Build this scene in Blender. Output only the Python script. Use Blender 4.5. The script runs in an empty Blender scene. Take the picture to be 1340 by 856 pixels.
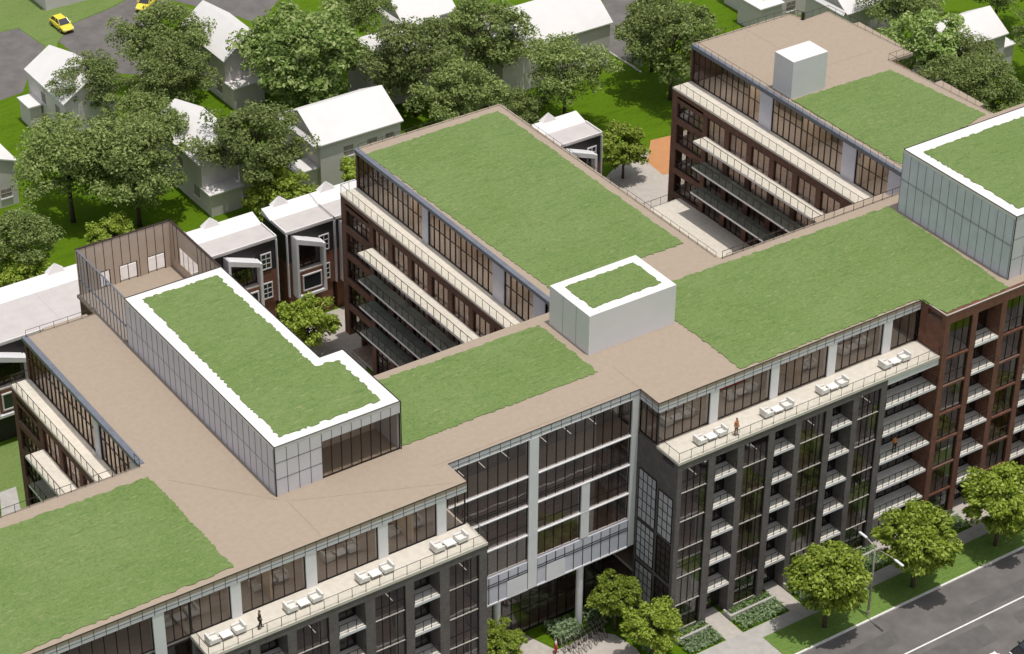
import bpy, math, random
import numpy as np
from mathutils import Matrix, Vector
R = math.radians
rng = np.random.default_rng(7)
random.seed(7)
scene = bpy.context.scene
COL = scene.collection

# ------------------------------------------------------------------ helpers
class MB:
    """collects boxes / prisms / tubes and links them as ONE mesh object"""
    def __init__(s, tf=None):
        s.v = []; s.f = []; s.m = []; s.tf = tf; s.cut = []
    def add(s, vs, fs, m=0):
        o = len(s.v); s.cut.append((o, len(s.f)))
        s.v += [s.tf(*p) if s.tf else tuple(p) for p in vs]
        for k, f in enumerate(fs):
            s.f.append([o + i for i in f]); s.m.append(m[k] if isinstance(m, (list, tuple)) else m)
        return s
    def box(s, x0, x1, y0, y1, z0, z1, m=0, top=None, bot=None):
        vs = [(x0,y0,z0),(x1,y0,z0),(x1,y1,z0),(x0,y1,z0),(x0,y0,z1),(x1,y0,z1),(x1,y1,z1),(x0,y1,z1)]
        fs = [(0,3,2,1),(4,5,6,7),(0,1,5,4),(1,2,6,5),(2,3,7,6),(3,0,4,7)]
        t = m if top is None else top; b = m if bot is None else bot
        return s.add(vs, fs, [b, t, m, m, m, m])
    def prism(s, poly, z0, z1, m=0, top=None, bot=None):
        n = len(poly)
        ar = sum(poly[i][0]*poly[(i+1)%n][1]-poly[(i+1)%n][0]*poly[i][1] for i in range(n))
        if ar < 0: poly = poly[::-1]
        vs = [(x,y,z0) for x,y in poly] + [(x,y,z1) for x,y in poly]
        fs = [tuple(range(n-1,-1,-1)), tuple(range(n,2*n))] + [(i,(i+1)%n,n+(i+1)%n,n+i) for i in range(n)]
        t = m if top is None else top; b = m if bot is None else bot
        return s.add(vs, fs, [b, t] + [m]*n)
    def sheet(s, poly, z, m=0):
        n = len(poly)
        ar = sum(poly[i][0]*poly[(i+1)%n][1]-poly[(i+1)%n][0]*poly[i][1] for i in range(n))
        if ar < 0: poly = poly[::-1]
        return s.add([(x,y,z) for x,y in poly], [tuple(range(n))], m)
    def tube(s, pts, r, n=6, m=0, cap=True):
        pts = [Vector(p) for p in pts]; rs = r if isinstance(r, (list, tuple)) else [r]*len(pts)
        vs = []; fs = []
        for i, p in enumerate(pts):
            d = (pts[min(i+1,len(pts)-1)] - pts[max(i-1,0)]).normalized()
            a = Vector((0,0,1)) if abs(d.z) < .9 else Vector((1,0,0))
            u = d.cross(a).normalized(); w = d.cross(u)
            for k in range(n):
                t = 2*math.pi*k/n
                vs.append(tuple(p + (u*math.cos(t) + w*math.sin(t))*rs[i]))
        for i in range(len(pts)-1):
            for k in range(n):
                fs.append((i*n+k, i*n+(k+1)%n, (i+1)*n+(k+1)%n, (i+1)*n+k))
        if cap:
            fs.append(tuple(range(n-1,-1,-1))); fs.append(tuple((len(pts)-1)*n+k for k in range(n)))
        return s.add(vs, fs, m)
    def ring(s, c, r, t, ax, n=16, m=0):
        """torus-like wheel ring about axis ax"""
        pts = []
        for k in range(n+1):
            a = 2*math.pi*k/n; ca, sa = math.cos(a)*r, math.sin(a)*r
            pts.append({'Y':(c[0]+ca,c[1],c[2]+sa),'X':(c[0],c[1]+ca,c[2]+sa),'Z':(c[0]+ca,c[1]+sa,c[2])}[ax])
        return s.tube(pts, t, 6, m, False)
    def disc(s, c, r, w, ax, n=18, m=0):
        h = w/2
        a = {'Y':((0,h,0)),'X':((h,0,0)),'Z':((0,0,h))}[ax]
        return s.tube([tuple(c[i]-a[i] for i in range(3)), tuple(c[i]+a[i] for i in range(3))], r, n, m)
    def build(s, name, mats, parent=None, loc=None, smooth=False, bevel=0):
        me = bpy.data.meshes.new(name)
        me.from_pydata(s.v, [], s.f)
        mats = mats if isinstance(mats, (list, tuple)) else [mats]
        for mt in mats: me.materials.append(mt)
        me.polygons.foreach_set('material_index', s.m)
        if smooth: me.polygons.foreach_set('use_smooth', [True]*len(s.f))
        me.update()
        o = bpy.data.objects.new(name, me); COL.objects.link(o)
        if loc: o.location = loc
        if parent: o.parent = parent
        if bevel:
            b = o.modifiers.new('bevel', 'BEVEL'); b.width = bevel; b.segments = 2; b.limit_method = 'ANGLE'
        return o

def split(mb, name, mats, parent=None):
    """every shape added to the builder becomes an object of its own"""
    out = []
    ends = mb.cut[1:]+[(len(mb.v), len(mb.f))]
    for (v0, f0), (v1, f1) in zip(mb.cut, ends):
        q = MB(); q.v = mb.v[v0:v1]; q.f = [[i-v0 for i in f] for f in mb.f[f0:f1]]; q.m = mb.m[f0:f1]
        out.append(q.build(name, mats, parent or BLD))
    return out
def tag(o, label=None, cat=None, group=None, kind=None):
    if label: o['label'] = label
    if cat: o['category'] = cat
    if group: o['group'] = group
    if kind: o['kind'] = kind
    return o
def thing(name, label, cat, loc=(0,0,0), rz=0, group=None):
    o = bpy.data.objects.new(name, None); COL.objects.link(o)
    o.location = loc; o.rotation_euler = (0,0,rz); o.empty_display_size = .3
    return tag(o, label, cat, group)
def dup(root, loc, rz=0, label=None, group=None, scale=None):
    r = root.copy(); COL.objects.link(r); r.location = loc; r.rotation_euler = (0,0,rz)
    if scale: r.scale = scale
    if label: r['label'] = label
    if group: r['group'] = group
    for ch in list(root.children):
        c = ch.copy(); COL.objects.link(c); c.parent = r
        for g in list(ch.children):
            d = g.copy(); COL.objects.link(d); d.parent = c
    return r
ORD = ['first','second','third','fourth','fifth','sixth','seventh','eighth','ninth','tenth']

# ------------------------------------------------------------------ materials
def newmat(name):
    m = bpy.data.materials.new(name); m.use_nodes = True
    nt = m.node_tree; b = nt.nodes['Principled BSDF']
    return m, nt, b
def N(nt, t, **kw):
    n = nt.nodes.new(t)
    for k, v in kw.items():
        if k in n.inputs.keys(): n.inputs[k].default_value = v
        else: setattr(n, k, v)
    return n
def ramp(nt, fac, stops):
    r = nt.nodes.new('ShaderNodeValToRGB')
    e = r.color_ramp.elements
    while len(e) < len(stops): e.new(.5)
    for i, (p, c) in enumerate(stops):
        e[i].position = p; e[i].color = (*c, 1)
    nt.links.new(fac, r.inputs['Fac']); return r.outputs['Color']
def mat(name, col, rough=.7, var=.12, scale=3.0, metal=0, bump=0, spec=.4, stretch=(1,1,1), detail=6, rz=0):
    """plain procedural surface: base colour broken up by two scales of noise"""
    m, nt, b = newmat(name)
    tc = N(nt,'ShaderNodeTexCoord'); mp = N(nt,'ShaderNodeMapping'); mp.inputs['Scale'].default_value = stretch
    mp.inputs['Rotation'].default_value = (0,0,rz)
    nt.links.new(tc.outputs['Object'], mp.inputs['Vector'])
    n1 = N(nt,'ShaderNodeTexNoise', Scale=scale, Detail=detail, Roughness=.6); nt.links.new(mp.outputs['Vector'], n1.inputs['Vector'])
    lo = tuple(c*(1-var) for c in col); hi = tuple(min(1,c*(1+var)) for c in col)
    c = ramp(nt, n1.outputs['Fac'], [(.3,lo),(.7,hi)])
    nt.links.new(c, b.inputs['Base Color'])
    b.inputs['Roughness'].default_value = rough; b.inputs['Metallic'].default_value = metal
    b.inputs['Specular IOR Level'].default_value = spec
    if bump:
        bp = N(nt,'ShaderNodeBump', Strength=bump, Distance=.05); nt.links.new(n1.outputs['Fac'], bp.inputs['Height']); nt.links.new(bp.outputs['Normal'], b.inputs['Normal'])
    return m
def grass_mat(name, dark, mid, light, scale=.9, streak=True, rz=R(-34)):
    m, nt, b = newmat(name)
    tc = N(nt,'ShaderNodeTexCoord')
    n0 = N(nt,'ShaderNodeTexNoise', Scale=.16, Detail=3.0); nt.links.new(tc.outputs['Object'], n0.inputs['Vector'])
    mp = N(nt,'ShaderNodeMapping'); mp.inputs['Scale'].default_value = (.55,2.4,1); mp.inputs['Rotation'].default_value = (0,0,rz)
    nt.links.new(tc.outputs['Object'], mp.inputs['Vector'])
    n1 = N(nt,'ShaderNodeTexNoise', Scale=scale, Detail=8.0, Roughness=.72); nt.links.new(mp.outputs['Vector'], n1.inputs['Vector'])
    n2 = N(nt,'ShaderNodeTexNoise', Scale=7.0, Detail=6.0, Roughness=.75); nt.links.new(tc.outputs['Object'], n2.inputs['Vector'])
    c1 = ramp(nt, n1.outputs['Fac'], [(.28,dark),(.5,mid),(.66,mid),(.80,light)])
    mx = N(nt,'ShaderNodeMix', data_type='RGBA', blend_type='OVERLAY'); mx.inputs['Factor'].default_value = .42
    nt.links.new(c1, mx.inputs['A'])
    c2 = ramp(nt, n2.outputs['Fac'], [(.3,(.25,.25,.25)),(.7,(.72,.72,.66))]); nt.links.new(c2, mx.inputs['B'])
    mx2 = N(nt,'ShaderNodeMix', data_type='RGBA', blend_type='MULTIPLY'); mx2.inputs['Factor'].default_value = .5
    c3 = ramp(nt, n0.outputs['Fac'], [(.35,(.80,.86,.72)),(.65,(1,1,1))])
    nt.links.new(mx.outputs['Result'], mx2.inputs['A']); nt.links.new(c3, mx2.inputs['B'])
    n3 = N(nt,'ShaderNodeTexNoise', Scale=2.3, Detail=5.0, Roughness=.65); nt.links.new(mp.outputs['Vector'], n3.inputs['Vector'])
    r3 = N(nt,'ShaderNodeMapRange'); r3.inputs['From Min'].default_value = .565; r3.inputs['From Max'].default_value = .74; nt.links.new(n3.outputs['Fac'], r3.inputs['Value'])
    n4 = N(nt,'ShaderNodeTexNoise', Scale=3.1, Detail=4.0, Roughness=.7); nt.links.new(tc.outputs['Object'], n4.inputs['Vector'])
    c4 = ramp(nt, n4.outputs['Fac'], [(.32,(.70,.78,.62)),(.5,(1,1,1)),(.7,(1.0,1.0,.92))])
    mx4 = N(nt,'ShaderNodeMix', data_type='RGBA', blend_type='MULTIPLY'); mx4.inputs['Factor'].default_value = .8
    nt.links.new(mx2.outputs['Result'], mx4.inputs['A']); nt.links.new(c4, mx4.inputs['B'])
    mx3 = N(nt,'ShaderNodeMix', data_type='RGBA'); nt.links.new(r3.outputs[0], mx3.inputs['Factor']); nt.links.new(mx4.outputs['Result'], mx3.inputs['A']); mx3.inputs['B'].default_value = (*light,1)
    nt.links.new(mx3.outputs['Result'], b.inputs['Base Color'])
    b.inputs['Roughness'].default_value = .95; b.inputs['Specular IOR Level'].default_value = .1
    bp = N(nt,'ShaderNodeBump', Strength=.5, Distance=.08); nt.links.new(n2.outputs['Fac'], bp.inputs['Height']); nt.links.new(bp.outputs['Normal'], b.inputs['Normal'])
    return m
def brick_mat(name, c1, c2, mortar):
    m, nt, b = newmat(name)
    tc = N(nt,'ShaderNodeTexCoord'); sx = N(nt,'ShaderNodeSeparateXYZ'); nt.links.new(tc.outputs['Object'], sx.inputs[0])
    ad = N(nt,'ShaderNodeMath', operation='ADD'); nt.links.new(sx.outputs['X'], ad.inputs[0]); nt.links.new(sx.outputs['Y'], ad.inputs[1])
    cx = N(nt,'ShaderNodeCombineXYZ'); nt.links.new(ad.outputs[0], cx.inputs['X']); nt.links.new(sx.outputs['Z'], cx.inputs['Y'])
    br = N(nt,'ShaderNodeTexBrick'); br.inputs['Scale'].default_value = 1
    br.inputs['Brick Width'].default_value = .42; br.inputs['Row Height'].default_value = .16; br.inputs['Mortar Size'].default_value = .016
    br.inputs['Color1'].default_value = (*c1,1); br.inputs['Color2'].default_value = (*c2,1); br.inputs['Mortar'].default_value = (*mortar,1)
    nt.links.new(cx.outputs[0], br.inputs['Vector'])
    n1 = N(nt,'ShaderNodeTexNoise', Scale=1.3, Detail=6.0); nt.links.new(tc.outputs['Object'], n1.inputs['Vector'])
    mx = N(nt,'ShaderNodeMix', data_type='RGBA', blend_type='MULTIPLY'); mx.inputs['Factor'].default_value = .6
    c = ramp(nt, n1.outputs['Fac'], [(.3,(.62,.62,.62)),(.7,(1,1,1))])
    nt.links.new(br.outputs['Color'], mx.inputs['A']); nt.links.new(c, mx.inputs['B']); nt.links.new(mx.outputs['Result'], b.inputs['Base Color'])
    b.inputs['Roughness'].default_value = .9; b.inputs['Specular IOR Level'].default_value = .2
    return m
def glass_mat(name, tint, ior=1.5, refl=1.0, rough=.02):
    m, nt, b = newmat(name); nt.nodes.remove(b)
    out = nt.nodes['Material Output']
    tr = N(nt,'ShaderNodeBsdfTransparent'); tr.inputs['Color'].default_value = (*tint,1)
    gl = N(nt,'ShaderNodeBsdfGlossy'); gl.inputs['Roughness'].default_value = rough; gl.inputs['Color'].default_value = (.9,.93,.95,1)
    fr = N(nt,'ShaderNodeFresnel', IOR=ior)
    tc = N(nt,'ShaderNodeTexCoord'); n1 = N(nt,'ShaderNodeTexNoise', Scale=.35, Detail=2.0); nt.links.new(tc.outputs['Object'], n1.inputs['Vector'])
    bp = N(nt,'ShaderNodeBump', Strength=.12, Distance=.05); nt.links.new(n1.outputs['Fac'], bp.inputs['Height'])
    nt.links.new(bp.outputs['Normal'], gl.inputs['Normal'])
    ml = N(nt,'ShaderNodeMath', operation='MULTIPLY'); ml.inputs[1].default_value = refl; ml.use_clamp = True
    ge = N(nt,'ShaderNodeNewGeometry'); iv = N(nt,'ShaderNodeMath', operation='SUBTRACT'); iv.inputs[0].default_value = 1.0; nt.links.new(ge.outputs['Backfacing'], iv.inputs[1])
    m0 = N(nt,'ShaderNodeMath', operation='MULTIPLY'); nt.links.new(fr.outputs[0], m0.inputs[0]); nt.links.new(iv.outputs[0], m0.inputs[1])
    nt.links.new(m0.outputs[0], ml.inputs[0])
    mx = N(nt,'ShaderNodeMixShader'); nt.links.new(ml.outputs[0], mx.inputs[0]); nt.links.new(tr.outputs[0], mx.inputs[1]); nt.links.new(gl.outputs[0], mx.inputs[2])
    nt.links.new(mx.outputs[0], out.inputs['Surface'])
    return m
def leaf_mat(name, dark, mid, light, trans=.35):
    m, nt, b = newmat(name)
    out = nt.nodes['Material Output']
    ge = N(nt,'ShaderNodeNewGeometry'); c = ramp(nt, ge.outputs['Random Per Island'], [(0,dark),(.5,mid),(1,light)])
    oi = N(nt,'ShaderNodeObjectInfo'); hs = N(nt,'ShaderNodeHueSaturation')
    mr = N(nt,'ShaderNodeMapRange'); mr.inputs['To Min'].default_value = .8; mr.inputs['To Max'].default_value = 1.2
    nt.links.new(oi.outputs['Random'], mr.inputs['Value']); nt.links.new(mr.outputs[0], hs.inputs['Value'])
    nt.links.new(c, hs.inputs['Color'])
    nt.links.new(hs.outputs[0], b.inputs['Base Color']); b.inputs['Roughness'].default_value = .6; b.inputs['Specular IOR Level'].default_value = .12
    t = N(nt,'ShaderNodeBsdfTranslucent'); nt.links.new(hs.outputs[0], t.inputs['Color'])
    mx = N(nt,'ShaderNodeMixShader'); mx.inputs[0].default_value = trans
    nt.links.new(b.outputs[0], mx.inputs[1]); nt.links.new(t.outputs[0], mx.inputs[2]); nt.links.new(mx.outputs[0], out.inputs['Surface'])
    return m
def panel_mat(name, col, var=.06, rough=.35):
    m = mat(name, col, rough, var, .7, spec=.5); return m

M = {}
M['roof'] = mat('roof membrane', (.365,.295,.228), .95, .05, 2.2, bump=.08, spec=.1, detail=10)
M['roof_seam'] = mat('roof seam', (.26,.20,.155), .95, .2, 2, spec=.1)
M['lawn'] = grass_mat('green roof grass', (.130,.196,.066), (.172,.240,.086), (.30,.31,.15))
M['yard'] = grass_mat('yard grass', (.055,.115,.004), (.095,.17,.006), (.14,.22,.012), .5)
M['pale_grass'] = grass_mat('park grass', (.13,.20,.06), (.17,.235,.075), (.24,.27,.10), .7)
M['verge'] = grass_mat('verge grass', (.115,.185,.045), (.155,.24,.06), (.21,.28,.10), 1.2)
M['asphalt'] = mat('asphalt', (.150,.138,.130), .92, .2, .45, bump=.15, spec=.2, detail=10)
M['asphalt_dark'] = mat('asphalt patch', (.125,.116,.110), .92, .15, .8, bump=.15, spec=.2)
M['paint'] = mat('road paint', (.75,.74,.70), .7, .1, 4)
M['concrete'] = mat('concrete', (.42,.40,.37), .9, .12, 1.2, bump=.15, spec=.2)
M['paving'] = mat('paving', (.46,.415,.37), .9, .10, 1.6, spec=.2)
M['kerb'] = mat('kerb', (.72,.70,.65), .85, .12, 2)
M['cream'] = mat('terrace paving', (.62,.57,.49), .85, .08, 2.0, spec=.2)
M['pale'] = mat('balcony floor', (.78,.74,.67), .85, .06, 2.0, spec=.2)
M['orange'] = mat('play surface', (.50,.235,.10), .9, .06, 1)
M['white'] = mat('white panel', (.74,.73,.74), .5, .04, .8)
M['model_white'] = mat('white render wall', (.66,.61,.605), .8, .05, .6)
M['white_roof'] = mat('white roof', (.74,.71,.695), .8, .03, .6)
M['grey_roof'] = mat('grey roof', (.52,.48,.46), .8, .06, .8)
M['box_white'] = mat('white cladding', (.70,.69,.70), .55, .03, .5)
M['slate'] = mat('slate coping', (.15,.16,.19), .5, .15, 2)
M['dark_metal'] = mat('dark metal', (.022,.018,.017), .45, .2, 4, metal=.2)
M['brown_metal'] = mat('brown metal', (.045,.026,.02), .5, .2, 4, metal=.2)
M['dark_brick'] = brick_mat('charcoal brick', (.135,.118,.112), (.172,.150,.143), (.185,.17,.163))
M['red_brick'] = brick_mat('red brick', (.22,.093,.060), (.165,.066,.044), (.23,.15,.115))
M['brown_brick'] = brick_mat('brown brick', (.175,.085,.060), (.13,.062,.045), (.19,.13,.105))
M['house_brick'] = brick_mat('house brick', (.24,.10,.062), (.19,.074,.048), (.26,.17,.125))
M['black_clad'] = mat('black cladding', (.028,.025,.025), .6, .2, 3, stretch=(8,8,.4))
M['wood'] = mat('wood floor', (.38,.285,.235), .5, .3, 1.5, stretch=(1,5,1))
M['tan_floor'] = mat('pale wood floor', (.52,.44,.37), .5, .12, 1.5, stretch=(1,5,1))
M['ceil'] = mat('ceiling', (.62,.58,.55), .8, .05, 1)
M['inner'] = mat('interior wall', (.60,.53,.47), .85, .12, .5)
M['inner_dark'] = mat('dark interior wall', (.27,.235,.215), .85, .3, .35)
M['grey_in'] = mat('grey room wall', (.29,.28,.275), .8, .35, .45)  # wall grey that also imitates the reflections on the panes
M['umber'] = mat('dark partition', (.20,.165,.14), .8, .3, .5)
M['tan'] = mat('tan interior wall', (.60,.48,.38), .85, .08, .5)
M['sill'] = mat('slab edge', (.50,.45,.41), .6, .08, 2)
M['glass'] = glass_mat('tinted glass', (.78,.75,.73), 1.5, 2.2)
M['glass_light'] = glass_mat('clear glass', (.93,.91,.89), 1.45, .8)
M['rail_glass'] = glass_mat('railing glass', (.965,.965,.955), 1.3, .45)
M['screen_glass'] = glass_mat('screen glass', (.86,.88,.93), 1.4, .4)
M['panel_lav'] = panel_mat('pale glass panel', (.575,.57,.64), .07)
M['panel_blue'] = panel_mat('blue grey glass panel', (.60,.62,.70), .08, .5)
M['panel_white'] = panel_mat('white glass panel', (.62,.61,.64), .05)
M['panel_beige'] = panel_mat('beige panel', (.58,.47,.38), .06, .6)
M['blind'] = mat('window blind', (.50,.49,.53), .6, .15, 1.5)
M['curtain'] = mat('curtain', (.40,.39,.37), .9, .1, 3)
M['fabric'] = mat('white upholstery', (.72,.70,.66), .9, .05, 3)
M['tabletop'] = mat('white tabletop', (.80,.79,.77), .35, .03, 3)
M['bark'] = mat('bark', (.085,.062,.045), .95, .3, 6, bump=.6, stretch=(1,1,.3))
M['leaf_dark'] = leaf_mat('dark foliage', (.095,.142,.032), (.21,.275,.078), (.40,.46,.18))
M['leaf_light'] = leaf_mat('pale foliage', (.13,.215,.04), (.26,.365,.095), (.50,.56,.24))
M['leaf_bright'] = leaf_mat('bright foliage', (.125,.19,.016), (.28,.37,.042), (.54,.62,.15), .42)
M['leaf_sage'] = leaf_mat('sage foliage', (.13,.21,.095), (.24,.33,.165), (.40,.47,.29), .3)
M['yellow'] = mat('yellow paint', (.85,.67,.06), .25, .03, 2, spec=.6)
M['black_paint'] = mat('black paint', (.012,.010,.011), .15, .05, 2, spec=.7)
M['white_paint'] = mat('white paint', (.82,.82,.82), .2, .02, 2, spec=.6)
M['car_glass'] = mat('car window', (.03,.032,.04), .06, .1, 2, spec=.9)
M['tyre'] = mat('tyre', (.015,.015,.015), .9, .1, 5)
M['rim'] = mat('rim', (.45,.45,.46), .35, .05, 5, metal=.8)
M['lamp_glass'] = mat('headlight', (.8,.8,.78), .15, .03, 4, spec=.8)
M['deck_dark'] = mat('planted balcony floor', (.17,.18,.15), .9, .3, 1.5)  # green of planting, darkened for the shade under the balcony above
M['steel'] = mat('galvanised steel', (.42,.38,.31), .5, .08, 4, metal=.3)
def emit_mat(name, col, st):
    m, nt, b = newmat(name); b.inputs['Emission Color'].default_value = (*col,1); b.inputs['Emission Strength'].default_value = st
    b.inputs['Base Color'].default_value = (.8,.8,.8,1); return m
M['pendant'] = emit_mat('lit pendant tube', (1,.96,.9), 1.0)  # glow standing in for strip light mirrored in the floor
M['led'] = emit_mat('lit ceiling strip', (1,.94,.86), 6)  # ceiling strips, and panels added out of view to brighten rooms
M['skin'] = mat('skin', (.45,.26,.18), .6, .05, 8)
M['hair'] = mat('hair', (.02,.014,.01), .7, .1, 20)
M['orange_cloth'] = mat('orange cloth', (.62,.22,.06), .9, .1, 8)
M['black_cloth'] = mat('black cloth', (.025,.024,.026), .9, .15, 8)
M['tan_cloth'] = mat('tan cloth', (.30,.17,.10), .9, .1, 8)
M['white_cloth'] = mat('white cloth', (.70,.66,.64), .9, .06, 8)
M['red_cloth'] = mat('red cloth', (.55,.04,.03), .9, .06, 8)

# ------------------------------------------------------------------ levels
ZR, ZT = 23.73, 19.38                     # main roof, roof terrace
FL = [0.35, 3.65, 6.75, 9.85, 12.95, 16.05, 19.15]
YF = -2.76                                # dark brick front plane
BLD = thing('apartment_building', 'long dark and red brick apartment complex with green roof lawns and glazed top floor', 'building')
def part(mb, name, mats, parent=None, **k): return mb.build(name, mats, parent or BLD, **k)

def front(y): return lambda s, d, z: (s, y+d, z)          # facade facing -Y
def west(x): return lambda s, d, z: (x+d, s, z)           # facade facing -X

def window(tf, s0, s1, z0, z1, nm=3, hz=(), gm='glass', fm='dark_metal', sill=True, d=.14, parent=None, name='window', fw=.05, mw=.038):
    p = part(MB(tf).box(s0, s1, d, d+.03, z0, z1), name, M[gm], parent)
    f = MB(tf)
    f.box(s0, s0+fw, d-.06, d+.09, z0, z1); f.box(s1-fw, s1, d-.06, d+.09, z0, z1)
    f.box(s0+fw, s1-fw, d-.06, d+.09, z1-fw, z1)
    f.box(s0+fw, s1-fw, d-.06, d+.09, z0, z0+(.075 if sill else fw), 1 if sill else 0)
    zb = z0+(.075 if sill else fw)
    for i in range(1, nm):
        x = s0+(s1-s0)*i/nm; f.box(x-mw/2, x+mw/2, d-.05, d+.08, zb, z1-fw)
    for h in hz:
        f.box(s0+fw, s1-fw, d-.035, d+.06, h-.03, h+.03)
    f.build('frame', [M[fm], M['sill']], p)
    return p
def balcony(tf, s0, s1, z, d0, d1, npost=4, hgt=1.0, th=.26, mats=('cream','dark_metal'), label=None, sides=True):
    b = part(MB(tf).box(s0, s1, d0, d1, z-th, z, 1, 0, 1), 'balcony', [M[mats[0]], M['white']])
    g = MB(tf).box(s0+.03, s1-.03, d0+.05, d0+.065, z+.06, z+hgt-.04)
    g.build('glass_panel', M['rail_glass'], b)
    r = MB(tf).box(s0, s1, d0+.03, d0+.085, z+hgt-.04, z+hgt)
    for i in range(npost+1):
        x = s0+.03+(s1-s0-.06)*i/npost; r.box(x-.02, x+.02, d0+.035, d0+.08, z, z+hgt-.04)
    r.build('railing', M[mats[1]], b)
    if label: b['label'] = label
    return b
def railing(path, h=.95, step=1.1, name='railing', mt='dark_metal', r=.028, parent=None, glass=False, base=0):
    mb = MB()
    for a, b in zip(path[:-1], path[1:]):
        a, b = Vector(a), Vector(b); L = (b-a).length; n = max(1, round(L/step))
        up = Vector((0,0,h))
        mb.tube([a+up, b+up], r*1.15, 4)
        for i in range(n+1):
            p = a+(b-a)*i/n; mb.tube([p, p+up], r, 4)
        if not glass: mb.tube([a+up*.12, b+up*.12], r*.7, 4)
    o = part(mb, name, M[mt], parent)
    if glass:
        g = MB()
        for a, b in zip(path[:-1], path[1:]):
            a, b = Vector(a), Vector(b); nrm = Vector((-(b-a).y, (b-a).x, 0)).normalized()*.008; up = Vector((0,0,h-.05)); lo = Vector((0,0,.06))
            vs = [a-nrm+lo, b-nrm+lo, b+nrm+lo, a+nrm+lo, a-nrm+up, b-nrm+up, b+nrm+up, a+nrm+up]
            g.add([tuple(v) for v in vs], [(0,3,2,1),(4,5,6,7),(0,1,5,4),(1,2,6,5),(2,3,7,6),(3,0,4,7)])
        g.build('glass_panel', M['rail_glass'], o)
    return o

# ---- lawn with ragged mown edge
def lawn(poly, z, name='roof_lawn', th=.07, jit=.12, step=.22, parent=None, label=None):
    pts = []; n = len(poly)
    for i in range(n):
        a = np.array(poly[i], float); b = np.array(poly[(i+1)%n], float); L = np.linalg.norm(b-a)
        if L < .01: continue
        d = (b-a)/L; nr = np.array([-d[1], d[0]])
        k = max(2, int(L/step)); off = 0
        for j in range(k):
            if j and random.random() < .75: off = random.uniform(-jit, jit)
            t = (j+(random.uniform(-.3,.3) if j else 0))/k
            pts.append(tuple(a + d*L*t + (nr*off if j else 0)))
    o = part(MB().prism(pts, z, z+th), name, M['lawn'], parent)
    if label: o['label'] = label
    return o

# ================================================================== BUILDING
# roof slab
roof_poly = [(-58,.02),(0,.02),(0,2.90),(19.45,2.90),(19.45,.24),(49.62,.24),(49.62,-2.48),(92,-2.48),
             (92,22.9),(79.5,22.9),(78.7,37.8),(81.9,37.8),(81.0,50.8),(77.6,50.6),(77.0,52.6),(63.25,52.6),(63.25,16.05),(38.4,16.05),(38.4,52.5),(20.95,52.5),
             (20.95,17.1),(-2.03,17.1),(-2.03,39.2),(-20.85,39.2),(-20.85,16.5),(-58,16.5)]
part(MB().prism(roof_poly, ZR-.35, ZR, 0), 'roof', [M['roof']])
seam = MB()
for a, b in [((-13.3,6.0),(-13.3,.5)),((-13.0,5.6),(-1.0,.55)),((-19.9,13.5),(-13.8,6.3)),((19.5,3.2),(19.5,6.9)),((-1.2,3.3),(17.5,3.3)),((66,40.6),(78.5,40.6)),((70.5,38),(70.5,52))]:
    a = np.array(a); b = np.array(b); d = (b-a)/np.linalg.norm(b-a); nr = np.array([-d[1],d[0]])*.025
    seam.sheet([tuple(a-nr),tuple(b-nr),tuple(b+nr),tuple(a+nr)], ZR+.004)
split(seam, 'roof_seam', M['roof_seam'])
# lawns on the main roof
lawn([(-50,.45),(-20.85,.75),(-21.0,14.7),(-50,15.2)], ZR)
lawn([(-1.75,7.05),(17.95,6.95),(17.95,15.8),(1.9,16.2),(-1.75,16.3)], ZR)
lawn([(22.2,20.2),(37.15,19.9),(37.3,51.2),(21.3,50.8)], ZR)
lawn([(28.5,.55),(48.9,.5),(49.4,-2.55),(57.1,-2.6),(57.75,14.5),(28.5,15.25)], ZR)
lawn([(64.3,20.1),(78.6,23.2),(77.1,36.1),(63.9,36.5)], ZR)

# main structure: floor slabs per storey (edges stay behind the glass)
def slab(z, polys, name='floor_slab'):
    mb = MB()
    for p in polys: mb.prism(p, z-.28, z, 1, 0, 1)
    split(mb, name, [M['wood' if z < 19 else 'tan_floor'], M['ceil']])
def comb(x0, x1, ym, yt, bays, yb):
    p = [(x0, ym)]
    for a, b in sorted(bays): p += [(a+.01,ym),(a+.01,yt),(b-.01,yt),(b-.01,ym)]
    return p+[(x1,ym),(x1,yb),(x0,yb)]
recL = [(-13.85,-11.4),(-6.87,-4.45),(-20.8,-18.4)]
glL = [(-3.53,-.65),(-10.5,-7.67),(-17.6,-14.7),(-24.4,-21.6)]
glR = [(19.97,22.80),(26.7,29.4),(33.1,35.9),(39.7,42.3)]
recR = [(23.55,26.0),(30.1,32.45),(36.6,39.05)]
glB = [(49.75,52.5),(56.75,59.4),(63.65,66.3),(70.55,73.2),(77.45,80.1)]
recB = [(53.15,56.1),(60.05,63.0),(66.95,69.9),(73.85,76.8)]
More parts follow.
